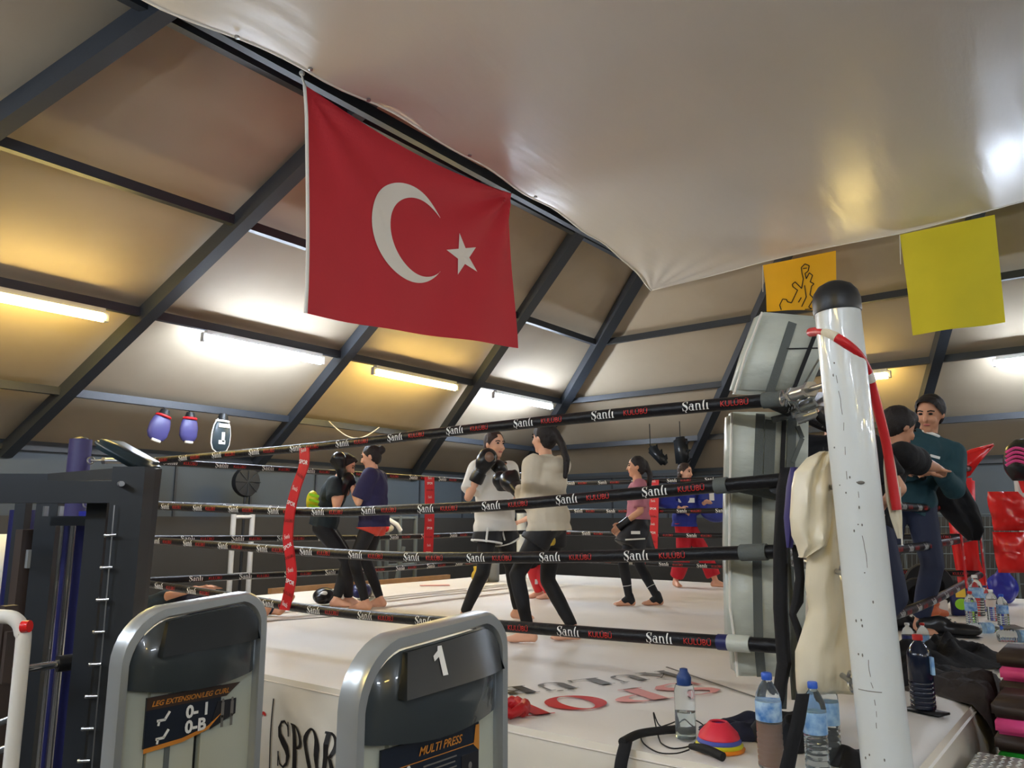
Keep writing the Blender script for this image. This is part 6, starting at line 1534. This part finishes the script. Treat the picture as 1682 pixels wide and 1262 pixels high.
for s_ in (0.09, -0.09):
    b.cap(pt(0.84, s_, 0.10), 0.085, pt(0.46, s_ * 1.2, 0.085), 0.055); b.cap(pt(0.46, s_ * 1.2, 0.085), 0.055, pt(0.06, s_ * 1.3, 0.05), 0.038)
    b.cap(pt(0.04, s_ * 1.3, 0.045), 0.038, pt(-0.02, s_ * 1.6, 0.10), 0.032); b.cap(pt(-0.02, s_ * 1.6, 0.10), 0.03, pt(-0.05, s_ * 2.0, 0.17), 0.024)
    b.cap(pt(1.24, s_ * 2, 0.1), 0.05, pt(1.0, s_ * 2.2, 0.18), 0.04); b.cap(pt(1.0, s_ * 2.2, 0.18), 0.04, pt(0.80, s_ * 0.8, 0.24), 0.028); b.ball(pt(0.74, s_ * 0.6, 0.245), (0.06, 0.045, 0.02))
    for fi in range(4): b.cap(pt(0.71, s_ * 0.6 + 0.017 * (fi - 1.5), 0.25), 0.009, pt(0.62, s_ * 0.5 + 0.018 * (fi - 1.5), 0.235), 0.008, 8)
    b.cap(pt(0.77, s_ * 0.6 + 0.03, 0.25), 0.011, pt(0.72, s_ * 0.6 + 0.06, 0.24), 0.009, 8)
union('body', b, 0.0095, 'skin_tan', root, 4)
b = MB(); b.ball(pt(0.88, 0, 0.115), (0.18, 0.17, 0.112))
for s_ in (0.09, -0.09): b.cap(pt(0.84, s_, 0.105), 0.095, pt(0.46, s_ * 1.2, 0.09), 0.067); b.cap(pt(0.46, s_ * 1.2, 0.09), 0.067, pt(0.10, s_ * 1.3, 0.062), 0.05)
union('trousers', b, 0.012, 'navy_cloth', root, 4, folds=0.004)
b = MB(); b.ball(pt(1.1, 0, 0.115), (0.2, 0.18, 0.115)); b.cap(pt(1.25, 0.15, 0.105), 0.07, pt(1.25, -0.15, 0.105), 0.07)
for s_ in (0.09, -0.09): b.cap(pt(1.24, s_ * 2, 0.105), 0.06, pt(1.03, s_ * 2.2, 0.175), 0.052)
union('shirt', b, 0.012, 'teal_cloth', root, 4, folds=0.004)
b = MB(); b.ball(pt(1.54, 0, 0.11), (0.10, 0.095, 0.105)); union('hair', b, 0.012, 'hair', root, 3)

# two men at the right ropes and one behind the post
h7 = onD(1482, 690, 5.05)
J = person('man in black shirt bowing his head and leaning over the right top rope', V((h7.x - 0.22, h7.y - 0.20, ZC + 0.86)), 40, 1.72, (V((h7.x - 0.42, h7.y - 0.25, ZC)), V((h7.x - 0.30, h7.y - 0.50, ZC))), (G(1562, 782, 5.55), G(1548, 772, 5.25)), (0.42, 0), 10, 25, 'skin_tan', True, gloves=(0, 0), elbow=((-0.2, 0.6), (-0.1, 0.9)), toes=(0, -10))
trousers(J, 'jeans', 1.93, 0.02, waist=-0.03); shirt(J, 'black_cloth', -0.05, 0.85, 0.03); hair(J, 'short', 'hair', puff=1.05)
m = MB()
for k in range(2): pass
h8 = onD(1529, 664, 5.6); p8 = G(1492, 880, 6.1); p8.z = ZC + 1.02
J = person('man in green jacket with short dark hair looking down at the right ropes', p8, 296, 1.88, (V((p8.x + 0.02, p8.y + 0.05, ZC)), V((p8.x - 0.22, p8.y - 0.10, ZC))), (G(1542, 772, 5.7), G(1502, 775, 5.75)), (0.04, 0.42), -34, 26, 'skin_tan', True, gloves=(0, 0), elbow=((0.0, 0.1), (0.0, 0.1)), toes=(10, -10))
trousers(J, 'jeans', 1.93, 0.02, waist=0.03); o = shirt(J, 'green_jacket', -0.08, 1.8, 0.030, False, 'jacket', 1.35, True); hair(J, 'short', 'hair', puff=1.06)
m = MB(); q = J['neck'] - UP * 0.03; q = J['neck'] + J['tu'] * 0.02; m.tube([q + (J['tf'] * math.cos(k * PI / 8) + J['tl'] * math.sin(k * PI / 8)) * 0.074 for k in range(-5, 6)], 0.014, 8); obj('collar', m, 'print_white', o, 50)
m = MB(); q = J['chest'] + J['tf'] * 0.15 + J['tl'] * 0.08 + UP * 0.05; m.bar(q - Rd * 0.04, q + Rd * 0.03 - UP * 0.02, 0.012, 0.02); obj('chest_print', m, 'print_white', o)
h11 = onD(1378, 712, 4.5)
J = person('person in black shirt mostly hidden behind the white post', V((h11.x - 0.02, h11.y, ZC + 0.87)), 120, 1.62, (V((h11.x - 0.1, h11.y, ZC)), V((h11.x + 0.1, h11.y + 0.05, ZC))), (V((h11.x - 0.15, h11.y + 0.25, ZC + 0.95)), V((h11.x + 0.15, h11.y + 0.3, ZC + 0.95))), (0, 0), 0, 0, 'skin', True, gloves=(0, 0), elbow=((-0.2, 0.5), (-0.2, 0.5)))
trousers(J, 'jeans', 1.93, 0.02, waist=-0.03); shirt(J, 'black_cloth', -0.05, 0.8, 0.025); hair(J, 'short', 'hair', puff=0.98)
